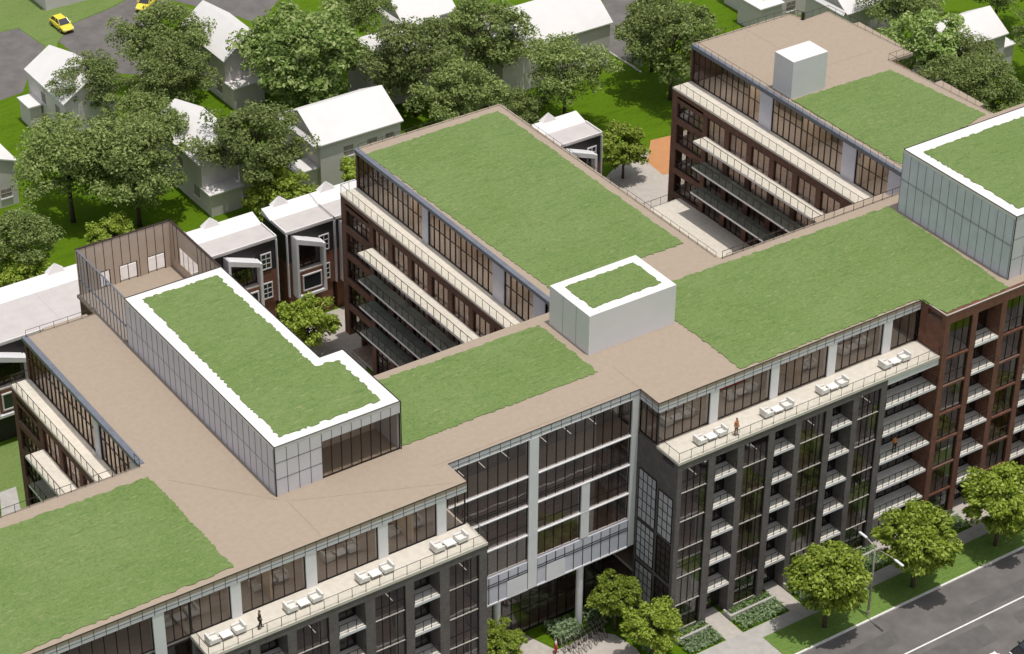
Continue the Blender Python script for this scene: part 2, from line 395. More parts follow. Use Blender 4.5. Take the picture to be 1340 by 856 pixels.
for i, z in enumerate(FL):
    polys = [[(-50,.5),(-25.25,.5),(-25.25,16.2),(-50,16.2)]]
    if i < 6:
        polys += [comb(-25.2,-.02,YF+2.2,YF+.32,glL,16.2), comb(19.9,49.1,YF+2.2,YF+.32,glR,15.7)]
    else:
        polys += [[(-25.2,.5),(-.02,.5),(-.02,16.2),(-25.2,16.2)], [(19.9,.5),(49.1,.5),(49.1,15.7),(19.9,15.7)]]
    if i >= 3: polys.append([(.02,3.25),(19.4,3.25),(19.4,16.7),(.02,16.7)])
    elif i == 0: polys.append([(.02,5.4),(19.4,5.4),(19.4,16.7),(.02,16.7)])
    polys.append(comb(49.65,90,YF+2.4,-2.99+.32,glB,15.7))
    polys += [[(19.6 if i<6 else 21.2,17.1),(38.1,17.1),(38.1,52.1),(19.6 if i<6 else 21.2,52.1)],
              [(61.4 if i<6 else 63.4,16.1),(79,16.1),(76,52.1),(61.4 if i<6 else 63.4,52.1)],
              [(-21.9 if i<6 else -20.5,16.6),(-2.4,16.6),(-2.4,38.8),(-21.9 if i<6 else -20.5,38.8)]]
    slab(z, polys)
# interior partitions; grey ones close behind glass imitate its reflected veil
iw = MB()
def inwall(x0,x1,y0,y1,z0,z1,m=0): iw.box(x0,x1,y0,y1,z0,z1,m)
zl, zt6 = 18.86, ZR-.36
inwall(-50,-25.3,3.0,3.15,0,zl,4); inwall(-25.1,-.1,.05,.2,0,zl,4); inwall(-50,-.1,5.6,5.75,19.16,zt6,4)
inwall(19.9,49.0,.05,.2,0,zl,4); inwall(19.9,49.0,5.6,5.75,19.16,zt6,4)
inwall(49.7,90,-.2,-.05,0,zt6,4); inwall(.2,19.3,5.7,5.85,7.0,zt6,4)
for x in [-21.2,-17.8,-14.3,-10.9,-7.3,-4.0]: inwall(x,x+.12,YF+2.24,.04,0,zl,4)
for x in [-17.9,-4.9]: inwall(x,x+.12,.62,5.58,19.16,zt6,2)
for x in [23.2,26.35,29.75,32.8,36.25,39.35,42.6]: inwall(x,x+.12,YF+2.24,.04,0,zl,4)
for x, m_ in [(35.6,2),(48.85,3)]: inwall(x,x+.12,.62,5.58,19.16,zt6,m_)
for x in [52.8,56.4,59.75,63.3,66.6,70.2,73.5]: inwall(x,x+.12,YF+2.44,-.21,0,zt6,4)
for xa, xb, ya, yb in [(23.6,25.6,17.2,52.0),(65.4,67.6,16.2,52.0),(-17.9,-16.2,16.8,38.6)]:
    inwall(xa,xa+.15,ya,yb,0,zl,0); inwall(xb,xb+.15,ya,yb,19.16,zt6,3)
    for k in range(1,4):
        yy = ya+(yb-ya)*k/4; inwall(xa-3.2,xa-.02,yy,yy+.12,0,zl,0); inwall(xb-3.9,xb-.02,yy,yy+.12,19.16,zt6,2)
split(iw, 'partition_wall', [M['inner'], M['inner_dark'], M['tan'], M['umber'], M['grey_in']])
# plain rear and side walls
rw = MB()
rw.box(38.12,38.42,16.3,52.4,0,ZR-.35); rw.box(-2.3,-2.0,17.4,39.1,0,ZR-.35); rw.box(79.2,79.5,16,37.7,0,ZR-.35); rw.box(63.3,77,52.28,52.55,0,ZR-.35)
rw.box(21.0,38.1,52.15,52.45,0,ZR-.35); rw.box(-20.8,-2.31,38.9,39.18,0,ZR-.35); rw.box(-50,-22.0,16.2,16.48,0,ZR-.35); rw.box(-2.0,19.0,16.8,17.08,0,ZR-.35); rw.box(38.43,61.0,15.8,16.03,0,ZR-.35)
split(rw, 'rear_wall', M['brown_brick'])

# ---- dark brick front blocks
tf = front(YF)
def pier(s0, s1, z0, z1, d1, mt='dark_brick', t=None): part(MB(t or tf).box(s0, s1, 0, d1, z0, z1), 'brick_pier', M[mt])
for s0, s1 in [(-.65,.12),(-4.45,-3.53),(-7.67,-6.87),(-11.4,-10.5),(-14.7,-13.85),(-18.4,-17.6),(-21.6,-20.8),(-25.2,-24.4)]: pier(s0, s1, 0, 18.42, 2.18)
for s0, s1 in [(19.47,19.97),(22.80,23.55),(26.0,26.7),(29.4,30.1),(32.45,33.1),(35.9,36.6),(39.05,39.7),(42.3,42.98)]: pier(s0, s1, 0, 18.42, 2.18)
split(MB(tf).box(-25.2,.12,0,.55,18.42,19.10).box(19.47,42.98,0,.55,18.42,19.10), 'brick_beam', M['dark_brick'])
for k, (s0, s1) in enumerate(glL+glR):
    for i in range(6):
        if i == 0: window(tf, s0, s1, FL[0], 3.37, 3, (1.3,), d=.3)
        else: window(tf, s0, s1, FL[i]-.26, (FL[i+1]-.30 if i<5 else 18.40), 4, (FL[i]+.95,) if (k+i)%3==0 else (), d=.16)
def recess(t, s0, s1, zs, top, dd, wallm='inner_dark', fm='dark_metal', bal=('pale','dark_metal'), np_=3):
    for i, z in enumerate(zs):
        zt = zs[i+1]-.26 if i+1 < len(zs) else top
        balcony(t, s0+.01, s1-.01, z, -.03, dd, np_, mats=bal)
        window(t, s0+.02, s1-.02, z+.01, zt-.01, 3, (), d=dd-.1, name='glazed_door', sill=False)
for s0, s1 in recL+recR:
    recess(tf, s0, s1, FL[1:6], 18.40, 1.7)
    window(tf, s0+.02, s1-.02, .36, 3.37, 3, (2.6,), d=1.2, name='glazed_door', sill=False)
# wide balconies between dark and red brick
for i in range(1, 6):
    z = FL[i]; zt = FL[i+1]-.26 if i < 5 else 18.4
    balcony(tf, 42.99, 49.08, z, -.05, 2.15, 8, mats=('pale','dark_metal'))
    window(tf, 44.3, 49.07, z+.01, zt-.01, 5, (), d=2.0, name='glazed_door', sill=False)
part(MB(tf).box(43.15,44.2,1.5,1.95,.3,18.38), 'white_pier', M['white'])
part(MB(tf).box(42.99,49.08,.02,.4,18.42,19.10), 'white_beam', M['white'])
window(tf, 43.0, 49.07, .36, 3.37, 6, (2.5,), d=1.2, name='glazed_door', sill=False)

# roof terraces of the top floor
def terrace(x0, x1, lab):
    t = part(MB().box(x0, x1, YF-.06, .28, 19.11, ZT), 'roof_terrace', M['cream']); t['label'] = lab; return t
t1 = terrace(-25.2, .14, 'pale roof terrace above the dark brick block with the white centre glazing on its right')
t2 = terrace(19.45, 49.08, 'pale roof terrace above the dark brick block next to the red brick end')
railing([(-25.14,.25,ZT),(-25.14,YF+.02,ZT),(.08,YF+.02,ZT),(.08,.9,ZT)], .95, 1.27, parent=t1, glass=True)
railing([(19.55,.1,ZT),(19.55,YF+.02,ZT),(49.0,YF+.02,ZT)], .95, 1.27, parent=t2, glass=True)

# penthouse glazing, white piers, fascia
def fascia(t, s0, s1, z0, z1, n, d0=0, zs=None, mt='panel_white'):
    f = part(MB(t).box(s0, s1, d0, d0+.3, z0, z1), 'fascia', M[mt])
    l = MB(t).box(s0, s1, d0-.03, d0+.03, z1, z1+.05)
    for i in range(n+1):
        x = s0+(s1-s0)*i/n; l.box(x-.018, x+.018, d0-.022, d0, z0, z1)
    l.box(s0, s1, d0-.015, d0, z0+(z1-z0)*.36, z0+(z1-z0)*.36+.03)
    l.build('panel_joint', M['dark_metal'], f); return f
tp = front(.25); tl = front(.03)
wp = MB
pL = [(-28.2,-27.24),(-21.58,-20.70),(-14.97,-14.01),(-8.36,-7.47),(-2.85,-1.96)]
pR = [(25.15,26.05),(31.86,32.74),(38.37,39.30),(44.85,45.83)]
for s0, s1 in pL: part(MB(tl).box(s0, s1, .05, .6, ZT if s0>-25.5 else 0, 22.75), 'penthouse_pier', M['white'])
for s0, s1 in pR: part(MB(tp).box(s0, s1, .05, .6, ZT, 22.75), 'penthouse_pier', M['white'])
fascia(tl, -50, -.01, 22.77, ZR-.01, 50)
fascia(tp, 19.46, 49.09, 22.77, ZR-.01, 29)
def pent(t, edges, a, b):
    xs = [a] + [x for e in edges for x in e] + [b]
    for s0, s1 in zip(xs[::2], xs[1::2]):
        window(t, s0, s1, ZT+.01, 22.75, max(2, round((s1-s0)/.95)), (), 'glass_light', d=.22, name='penthouse_window', sill=False)
pent(tl, pL[1:], -25.0, -.05); pent(tp, pR, 19.52, 49.07)
window(tl, -27.2, -25.06, ZT+.01, 22.75, 3, (), 'glass_light', d=.22, name='penthouse_window', sill=False)
window(tl, -50, -28.22, ZT+.01, 22.75, 22, (), 'glass_light', d=.22, name='penthouse_window', sill=False)
window(tl, -50, -25.22, 9.6, 19.05, 25, (12.95,16.05), 'glass', d=.22, sill=True)
# penthouse returns: end wall of the glazed floor beside the centre recess (faces west)
tw = west(19.47)
fascia(tw, .27, 2.88, 22.77, ZR-.01, 3)
window(tw, .30, 2.86, ZT+.02, 22.75, 3, (), 'glass', d=.1, name='penthouse_window', sill=False)

# ---- glazed centre block
tc = front(2.88)
fascia(tc, .02, 19.44, 23.02, ZR-.01, 19)
part(MB(tc).box(8.06,9.0,-.04,.5,7.02,23.0), 'white_pier', M['white'])
part(MB(tc).box(13.6,14.45,.0,.5,10.12,15.95), 'white_pier', M['white'])
part(MB(tc).box(18.75,19.44,.0,.5,7.02,23.0), 'white_pier', M['white'])
lev = [10.12, 12.95, 16.05, 19.15, 23.0]
for a, b in zip(lev[:-1], lev[1:]):
    top = b-.07
    segs = [(.05,8.05),(9.02,18.73)] if a > 15 else [(.05,8.05),(9.02,13.58),(14.47,18.73)]
    for s0, s1 in segs:
        window(tc, s0, s1, a+.02, top, max(3, round((s1-s0)/1.0)), (a+.95,) if a in (12.95,) else ((a+.5,a+.75) if a==16.05 else ()), d=.2, name='curtain_window')
    split(MB(tc).box(.05,8.05,-.02,.24,top,b+.02).box(9.02,18.73,-.02,.24,top,b+.02), 'slab_edge', M['white'])
# white spandrel band at its foot
for s0, s1 in [(.05,8.04),(9.02,18.73)]:
    bnd = part(MB(tc).box(s0, s1, .02, .3, 7.0, 10.02), 'spandrel', M['panel_lav'])
    l = MB(tc); n = round((s1-s0)/.98)
    for i in range(n+1):
        x = s0+(s1-s0)*i/n; l.box(x-.025, x+.025, -.03, .02, 7.12, 9.98)
    for h in (8.95, 9.2): l.box(s0, s1, -.02, .015, h-.03, h+.03)
    l.box(s0, s1, -.05, .02, 6.98, 7.12, 1)
    l.build('frame', [M['dark_metal'], M['white']], bnd)
split(MB(tc).box(5.9,8.0,-.035,-.02,7.15,8.9).box(10.0,12.0,-.035,-.02,7.15,8.9).box(0.5,2.0,-.035,-.02,7.15,8.9), 'white_panel', M['white'])
part(MB().box(.02,19.45,3.2,16.5,6.7,6.99), 'soffit', M['inner_dark'])
part(MB().tube([(14.0,3.4,0),(14.0,3.4,6.98)], .33, 20), 'round_column', M['white'], smooth=False)
part(MB().tube([(5.2,3.4,0),(5.2,3.4,6.98)], .33, 20), 'round_column', M['white'])
window(front(5.0), 2.0, 18.9, .02, 6.68, 17, (2.7,), d=.2, name='entrance_glazing', sill=False)
part(MB().box(.3,19.3,9.0,9.2,.36,6.68), 'entrance_wall', M['inner_dark'])
def glint(x, y0, y1, z): part(MB().box(x-.022, x+.022, y0, y1, z-1.85, z-1.81), 'pendant_light', M['pendant'])  # low tube stands in for a ceiling strip's reflection in the floor
def fill_strip(x, y0, y1, z, w=.12): part(MB().box(x-w, x+w, y0, y1, z-.07, z-.02), 'light_panel', M['led'])  # ceiling strip, also added out of view to brighten dim rooms
for q, (a, b) in enumerate(glL+glR):
    for i in range(1,6):
        zc_ = FL[i+1]-.28 if i < 5 else 18.86
        x = a+(b-a)*(.35+.3*((i*7+q*3)%3)/2)
        if i == 5: glint(x, YF+.4, YF+2.5, zc_)
        else: fill_strip(x, YF+.6, YF+2.5, zc_, .06)
for i in (3,4,5,6):
    for x in ((2.6,6.2,11.2,16.6) if i < 6 else (1.8,3.9,6.3,10.2,12.6,15.2)):
        if i == 6: glint(x, 3.3, 5.4, ZR-.36)
        fill_strip(x+.8, 3.5, 5.5, FL[i+1]-.28 if i < 6 else ZR-.36, .05)
for q, (a, b) in enumerate(glB[:4]):
    for i in range(1,7):
        zc_ = FL[i+1]-.28 if i < 6 else ZR-.36
        fill_strip((a+b)/2, -2.4, -.4, zc_, .06)
for x in (-23,-19.5,-16,-12.5,-9.5,-6.5,-2.5,22.5,25.5,29,32.5,36.5,40,43.5,47): fill_strip(x, 1.2, 4.6, ZR-.36, .12)  # unseen panels added to brighten the top floor rooms
for xb_, ya, yb in ((22.9,19.5,50.5),(65.0,18.5,50.5),(-18.9,18.0,37.5)):
    for k in range(5):
        yy = ya+(yb-ya)*(k+.5)/5
        part(MB().box(xb_-.5, xb_+.5, yy-2.2, yy+2.2, ZR-.43, ZR-.38), 'wing_light', M['led'])  # unseen glowing panel added to lift the wing interiors
        for zz in (18.80, 15.70): part(MB().box(xb_-1.6, xb_-1.0, yy-2.2, yy+2.2, zz, zz+.05), 'wing_light', M['led'])
# curtains drawn to one side of many of the flats' windows
nc = 0
def curtain(t, s0, s1, z0, z1):
    n = 6; mb = MB(t); pts = []
    for k in range(n+1): pts.append((s0+(s1-s0)*k/n, .42+(.07 if k%2 else 0)))
    vs = [(x,d,z0) for x,d in pts]+[(x,d,z1) for x,d in pts]+[(x,d+.03,z0) for x,d in pts]+[(x,d+.03,z1) for x,d in pts]
    m = n+1; fs = []
    for k in range(n): fs += [(k,k+1,m+k+1,m+k),(2*m+k+1,2*m+k,3*m+k,3*m+k+1),(m+k,m+k+1,3*m+k+1,3*m+k)]
    part(mb.add(vs, fs, 0), 'curtain', M['curtain'])
for q, (a, b) in enumerate(glL+glR):
    for i in range(1,6):
        if (q*5+i*3)%4 != 0: curtain(tf, b-.75 if (q+i)%3 else a+.05, b-.05 if (q+i)%3 else a+.6, FL[i]+.02, (FL[i+1]-.3 if i<5 else 18.35))
for q, (a, b) in enumerate(glB[:4]):
    for i in range(1,7):
        if (q+i)%3: curtain(front(-2.99), b-.8, b-.06, FL[i]+.02, FL[i+1]-.45 if i<6 else 22.6)
# dark brick return wall with the pale gridded window
split(MB().box(19.48,19.88,YF+2.19,2.86,0,19.1), 'brick_return', M['dark_brick'])
for j, (y0, y1, z0, z1) in enumerate([(.0,2.5,1.0,5.6),(.0,2.5,6.1,10.2),(.0,2.5,10.45,15.8),(-2.35,-.35,10.45,15.2),(-2.35,-.35,6.1,10.2),(-2.35,-.35,1.0,5.6)]):
    window(west(19.40), y0, y1, z0, z1, 4 if j < 3 else 3, [z0+(z1-z0)*k/5 for k in (1,2,3,4)], 'blind' if j < 4 else 'glass', d=.05, sill=False, name='gridded_window')

# ---- red brick end
tb = front(-2.99)
prev = 49.12
for s0, s1 in [(49.12,49.75),(52.5,53.15),(56.1,56.75),(59.4,60.05),(63.0,63.65),(66.3,66.95),(69.9,70.55),(73.2,73.85),(76.8,77.45),(80.1,80.75)]:
    pier(s0, s1, 0, 22.72, 2.4, 'red_brick', tb)
split(MB(tb).box(49.12,92,.0,.5,22.72,ZR-.36), 'brick_beam', M['red_brick'])
part(MB().box(49.115,92,-3.0,-2.49,ZR-.355,ZR-.002), 'brick_parapet', M['red_brick'])
part(MB().box(49.115,49.61,-2.489,.235,ZR-.355,ZR-.002), 'brick_parapet', M['red_brick'])
split(MB().box(49.09,92,-3.02,-2.9,ZR+.001,ZR+.07).box(49.09,49.2,-2.9,.22,ZR+.001,ZR+.07), 'parapet_coping', M['paving'])
split(MB().box(49.12,49.6,-.58,.24,ZT+.01,ZR-.36), 'brick_return', M['red_brick'])
split(MB().box(49.12,49.6,-.58,2,0,ZT), 'brick_return', M['red_brick'])
for k, (s0, s1) in enumerate(glB):
    for i in range(7):
        window(tb, s0, s1, FL[i]-.2, (FL[i+1]-.42 if i<6 else 22.70), 3, (FL[i]+.95,) if (k+i)%2 else (), d=.22, fm='brown_metal', name='loft_window', sill=False)
    part(MB(tb).box(s0,s1,.02,.3,FL[1]-.42,FL[1]-.2), 'brick_spandrel', M['red_brick'])
    b = MB(tb)
    for i in range(2,7): b.box(s0,s1,.02,.3,FL[i]-.42,FL[i]-.2)
    split(b, 'brick_spandrel', M['red_brick'])
for s0, s1 in recB:
    recess(tb, s0, s1, FL[1:7], 22.70, 1.8, bal=('pale','brown_metal'))
    window(tb, s0+.02, s1-.02, .36, 3.37, 3, (2.6,), d=1.2, name='glazed_door', sill=False)

# ---- rear wings: stepped terraces on the west side
def wing(xe, xi, ym, yb, piers, lab, rows, yport=6.2, cop='slate'):
    tpw = west(xi); twl = west(xe)
    t = part(MB().box(xe-.04, xi+.3, ym+.02, yb-.05, 19.13, ZT-.03), 'roof_terrace', M['cream']); t['label'] = lab
    railing([(xe+.05,ym+.2,ZT-.03),(xe+.05,yb-.1,ZT-.03),(xi+.1,yb-.1,ZT-.03)], .95, 1.15, parent=t, glass=True)
    part(MB(twl).box(ym+.02, yb-.05, 0, .35, 18.35, 19.12), 'brick_band', M['brown_brick'])
    # glazed top floor
    xs = [ym+.05] + [v for p in piers for v in p] + [yb-.25]
    for p in piers: part(MB(tpw).box(p[0], p[1], .06, .5, ZT-.02, 23.29), 'penthouse_pier', M['panel_lav'])
    for s0, s1 in zip(xs[::2], xs[1::2]):
        window(tpw, s0, s1, ZT-.01, 23.28, max(2, round((s1-s0)/.92)), (ZT+2.3,), 'glass_light', d=.2, name='penthouse_window', sill=False, fw=.06, mw=.06)
    f = part(MB(tpw).box(ym+.05, yb, -.02, .3, 23.3, ZR-.36), 'fascia', M['dark_metal'])
    part(MB(tpw).box(ym+.05, yb+.02, -.1, .42, ZR-.345, ZR+.05), 'roof_coping', M[cop])
    # storeys below
    pitch = 3.7; yq = yb-yport
    for i in range(6):
        z0 = FL[i]; z1 = FL[i+1]-.3 if i < 5 else 18.33
        s = ym+.3
        n = max(1, round((yq-s)/pitch)); w = (yq-s)/n
        for k in range(n):
            a = s+k*w
            window(twl, a+.77, a+w-.02, z0-.26, z1-.02, 3, (z0+2.1,), 'glass' if i<4 else 'glass_light', 'brown_metal', d=.15, name='wing_window', sill=False)
            if i == 0: part(MB(twl).box(a, a+.75, 0, .4, 0, 18.33), 'brick_pier', M['brown_brick'])
        if i == 0: part(MB(twl).box(yq, yq+.7, 0, .4, 0, 18.33), 'brick_pier', M['brown_brick'])
        # brick portal with open corner glazing at the far end
        if i >= 1:
            window(twl, yq+.72, yb-1.0, z0-.02, z1-.5, 5, (z0+1.0,), 'glass', 'brown_metal', d=.2, name='wing_window', sill=False)
            part(MB(twl).box(yq+.72, yb-.95, .0, .4, z1-.48, z1+.26), 'brick_spandrel', M['brown_brick'])
        if i in rows:
            low_row = i < 4
            b = balcony(west(xe-1.8), s-.2, yq, z0, 0, 1.78, round((yq-s)/1.15), th=.24, mats=('cream' if i == 5 else 'deck_dark','dark_metal'))  # rows below the top one have shade mixed into the floor colour
    part(MB(twl).box(yb-.95, yb-.06, 0, .9, 2.8, 18.34), 'brick_pier', M['brown_brick'])
    part(MB().box(xe+.02, xe+.75, yq+.05, yq+.75, 0, 2.8), 'brick_pier', M['brown_brick'])
wing(19.05, 20.9, 17.12, 52.4, [(19.25,21.1),(25.9,27.75),(39.0,40.0)], 'pale terrace strip along the glazed top of the wing with the widest roof lawn', (2,3,4,5))
wing(60.85, 63.2, 16.08, 52.4, [(18.7,20.6),(25.5,27.5),(38.7,40.7)], 'pale terrace strip along the glazed top of the wing with the brown roof end', (3,4,5))
wing(-22.5, -20.85, 16.55, 39.2, [(17.3,18.6),(24.6,25.6)], 'pale terrace strip along the wing beside the long glass rooftop box', (2,3,4,5))

# ---- rooftop volumes
def rooftop_box(x0, x1, y0, y1, z1, lawn_inset, joints=True, corner='white'):
    b = part(MB().box(x0, x1, y0, y1, ZR+.002, z1, 0, 1), 'stair_box', [M['box_white'], M['white_roof']])
    if joints:
        j = MB(); 
        for t in (.33,.66): j.box(x0-.012, x0-.002, y0+(y1-y0)*t-.015, y0+(y1-y0)*t+.015, ZR+.05, z1-.05)
        j.box(x0-.02, x0+.14, y0-.02, y0+.14, ZR+.01, z1-.02, 1)
        j.build('panel_joint', [M['slate'], M['white']], b)
    if lawn_inset:
        i = lawn_inset; lawn([(x0+i,y0+i),(x1-i,y0+i),(x1-i,y1-i),(x0+i,y1-i)], z1, parent=b, jit=.1, step=.2)
    return b
rooftop_box(18.8, 28.15, 9.5, 15.5, ZR+4.02, .95)['label'] = 'white stair box topped with a small lawn'
rooftop_box(64.0, 68.6, 36.7, 39.7, ZR+4.29, 0, False)['label'] = 'plain white lift box on the brown roof'
# long glass box, L shaped, with screened terrace behind
zb = 28.49
Lp = [(-13.68,6.77),(-2.03,6.77),(-2.03,15.85),(-4.25,15.85),(-4.25,33.0),(-13.68,33.0)]
lb = part(MB().prism(Lp, zb-.30, zb, 0), 'glass_box_roof', [M['white_roof']]); lb['label'] = 'white roof edge of the long glass rooftop box'
lawn([(-12.65,7.75),(-3.3,7.75),(-3.2,14.6),(-5.25,14.9),(-5.25,31.9),(-12.45,32.0)], zb, parent=lb, jit=.14)
def panelwall(t, s0, s1, z0, z1, step, mt, hz=(), d=0, th=.2, name='glass_wall', jm='dark_metal', jw=.03):
    w = part(MB(t).box(s0, s1, d, d+th, z0, z1), name, M[mt]); j = MB(t)
    n = max(1, round((s1-s0)/step))
    for i in range(n+1):
        x = s0+(s1-s0)*i/n; j.box(x-jw/2, x+jw/2, d-.025, d-.001, z0, z1)
    for h in hz: j.box(s0, s1, d-.018, d-.001, h-.015, h+.015)
    j.build('panel_joint', M[jm], w); return w
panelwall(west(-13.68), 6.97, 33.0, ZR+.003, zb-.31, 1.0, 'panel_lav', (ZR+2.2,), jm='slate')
panelwall(front(6.77), -13.68, -9.42, ZR+.003, zb-.31, .98, 'panel_white', (ZR+1.6, ZR+3.2))
panelwall(front(6.77), -9.41, -2.05, 27.38, zb-.31, .98, 'panel_white')
window(front(6.77), -9.41, -2.05, ZR+.02, 27.37, 8, (), 'glass_light', d=.1, name='curtain_window', sill=False)
split(MB().box(-2.23,-2.03,6.98,15.8,ZR+.003,zb-.31).box(-4.45,-4.25,15.85,33.0,ZR+.003,zb-.31).box(-4.24,-2.24,15.65,15.85,ZR+.003,zb-.31), 'box_wall', M['panel_lav'])
split(MB().box(-9.3,-2.3,10.4,10.55,ZR+.003,zb-.31).box(-9.5,-9.42,6.98,10.4,ZR+.003,zb-.31), 'partition_wall', M['tan'])
edge = MB()
cp = Lp+[Lp[0]]
for a, b in zip(cp[:-1], cp[1:]): edge.tube([(a[0],a[1],zb+.02),(b[0],b[1],zb+.02)], .05, 4)
edge.tube([(-13.7,6.75,ZR),(-13.7,6.75,zb)], .06, 4); edge.tube([(-2.01,6.75,ZR),(-2.01,6.75,zb)], .05, 4)
split(edge, 'edge_trim', M['dark_metal'])
# screened roof terrace
part(MB().box(-13.9,-4.2,33.02,42.9,ZR-.3,ZR-.002), 'terrace_deck', M['roof'])
part(MB().box(-13.7,-4.3,39.25,42.8,0,ZR-.31), 'rear_wall', M['brown_brick'])
g = part(MB(west(-13.68)).box(33.03,42.7,.03,.07,ZR+.05,zb), 'glass_screen', M['screen_glass'])
gm = MB(west(-13.68))
for i in range(15): gm.box(33.05+i*.69-.011,33.05+i*.69+.011,.02,.08,ZR+.02,zb)
gm.box(33.03,42.7,-.02,.12,zb,zb+.06); gm.box(33.03,42.7,-.01,.11,25.5,25.54); gm.build('frame', M['slate'], g)
# rear screen wall: beige panels with four glazed openings
op = [(-11.65,-10.6),(-9.7,-7.9),(-6.88,-5.08)]
sw = MB(front(42.6)); x = -13.68
for a, b in op:
    sw.box(x, a, 0, .14, ZR+.0, zb); sw.box(a, b, 0, .14, 25.45, zb); x = b
sw.box(x, -4.25, 0, .14, ZR, zb)
so = part(sw, 'screen_wall', M['panel_beige'])
j = MB(front(42.6))
for i in range(12):
    xx = -13.6+i*.85
    if not any(a+.05 < xx < b-.05 for a, b in op): j.box(xx-.025, xx+.025, -.02, -.001, ZR+.02, zb)
    else: j.box(xx-.025, xx+.025, -.02, -.001, 25.45, zb)
for a, b in op:
    j.box(a,b,-.03,.1,25.42,25.48); j.box(a,a+.06,-.03,.1,ZR+.02,25.42); j.box(b-.06,b,-.03,.1,ZR+.02,25.42); j.box((a+b)/2-.025,(a+b)/2+.025,0,.08,ZR+.02,25.42)
j.box(-13.7,-4.2,-.03,.17,zb,zb+.06); j.build('frame', M['brown_metal'], so)
for q in range(3): MB(front(42.6)).box(op[q][0]+.06,op[q][1]-.06,.05,.08,ZR+.02,25.42).build('pane', M['glass_light'], so)
sr = part(MB().box(-4.39,-4.25,33.02,37.3,ZR,zb).box(-4.39,-4.25,37.3,41.2,ZR,ZR+.9).box(-4.39,-4.25,37.3,41.2,26.5,zb).box(-4.39,-4.25,41.2,42.58,ZR,zb), 'screen_wall', M['panel_beige'])
fr = MB()
for y in (33.9,34.8,35.7,36.5,37.3,38.3,39.25,40.2,41.2,42.0): fr.box(-4.42,-4.391,y-.025,y+.025,ZR+.9,zb if not 37.5<y<41 else 26.5)
fr.box(-4.45,-4.2,33.0,42.7,zb+.001,zb+.06); fr.build('frame', M['brown_metal'], sr)
MB().box(-4.34,-4.31,37.3,41.2,ZR+.9,26.5).build('pane', M['glass_light'], sr)
# big glass box beyond the red brick end
zg = 30.36
part(MB().box(58.04,88,-1.48,13.55,zg-.35,zg), 'glass_box_roof', M['white_roof'])['label'] = 'white roof edge of the tall glass rooftop box'
lawn([(59.2,-.55),(87,-.55),(87,12.15),(59.15,12.1)], zg, jit=.14)
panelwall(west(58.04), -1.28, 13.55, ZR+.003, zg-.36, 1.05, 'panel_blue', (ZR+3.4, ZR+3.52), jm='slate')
panelwall(front(-1.48), 58.04, 88, ZR+.003, zg-.36, 1.5, 'panel_white', (ZR+2.1,ZR+4.2), jm='slate')
split(MB().box(58.3,87.8,13.25,13.5,ZR+.003,zg-.36), 'box_wall', M['panel_lav'])
e2 = MB().tube([(58.0,-1.5,ZR),(58.0,-1.5,zg)], .06, 4).tube([(58.02,-1.5,zg+.02),(58.02,13.57,zg+.02),(88,13.57,zg+.02)], .05, 4).tube([(58.02,-1.5,zg+.02),(88,-1.5,zg+.02)], .05, 4)
split(e2, 'edge_trim', M['dark_metal'])

# ---- roof edge railings and ledges
def rr(path, h=.75, step=1.25, name='roof_railing', mt='dark_metal', r=.022): return railing(path, h, step, name, mt, r)
rr([(21.2,52.2,ZR),(38.15,52.2,ZR),(38.15,16.3,ZR)], .55, 1.4)
rr([(63.1,17.5,ZR),(63.1,52.3,ZR),(76.8,52.3,ZR),(77.4,50.45,ZR),(80.8,50.6,ZR),(81.7,37.95,ZR),(78.5,37.95,ZR),(79.3,23.1,ZR)], .8, 1.15, mt='brown_metal')
rr([(38.5,15.8,ZR),(63.0,15.8,ZR)], .8, 1.2, mt='brown_metal', r=.035)
rr([(-50,16.3,ZR),(-21,16.3,ZR),(-21,17.2,ZR)], .8, 1.2, r=.026)
rr([(-20.6,39.0,ZR),(-13.9,39.0,ZR)], .7, 1.3)
split(MB().box(-18.5,-14.2,39.22,40.4,ZR-1.0,ZR-.6).box(25.5,30.5,52.55,53.6,ZR-1.2,ZR-.8), 'ledge', M['roof'])
split(MB().box(79.6,81.2,26.0,32.5,ZR-1.2,ZR-.8).box(82.0,83.2,41.0,48,ZR-1.2,ZR-.8).box(79.5,80.9,15,22.5,ZR-1.2,ZR-.8), 'ledge', M['roof'])
split(MB().box(66.0,77.0,52.56,53.9,ZR-1.2,ZR-.8), 'ledge', M['roof'])
split(MB().box(51.5,60.7,16.1,18.3,ZR-1.6,ZR-1.2), 'ledge', M['roof'])
part(MB().tube([(77.2,50.6,ZR),(77.2,50.6,ZR+.9)],.18,8), 'roof_vent', M['dark_metal'])
# courtyard deck
dk = part(MB().box(38.5,62.0,22.0,50.2,6.1,6.5), 'courtyard_deck', M['cream'])
railing([(38.6,50.1,6.5),(60.7,50.1,6.5)], 1.0, 1.3, parent=dk)
railing([(56.6,36.6,6.5),(60.5,36.6,6.5),], 1.1, 1.0, parent=dk)
railing([(56.5,36.4,6.5),(56.5,22.5,6.5)], 1.1, 1.0, parent=dk)
part(MB().box(38.6,60.6,48.6,50.1,0,6.1), 'deck_wall', M['concrete'])


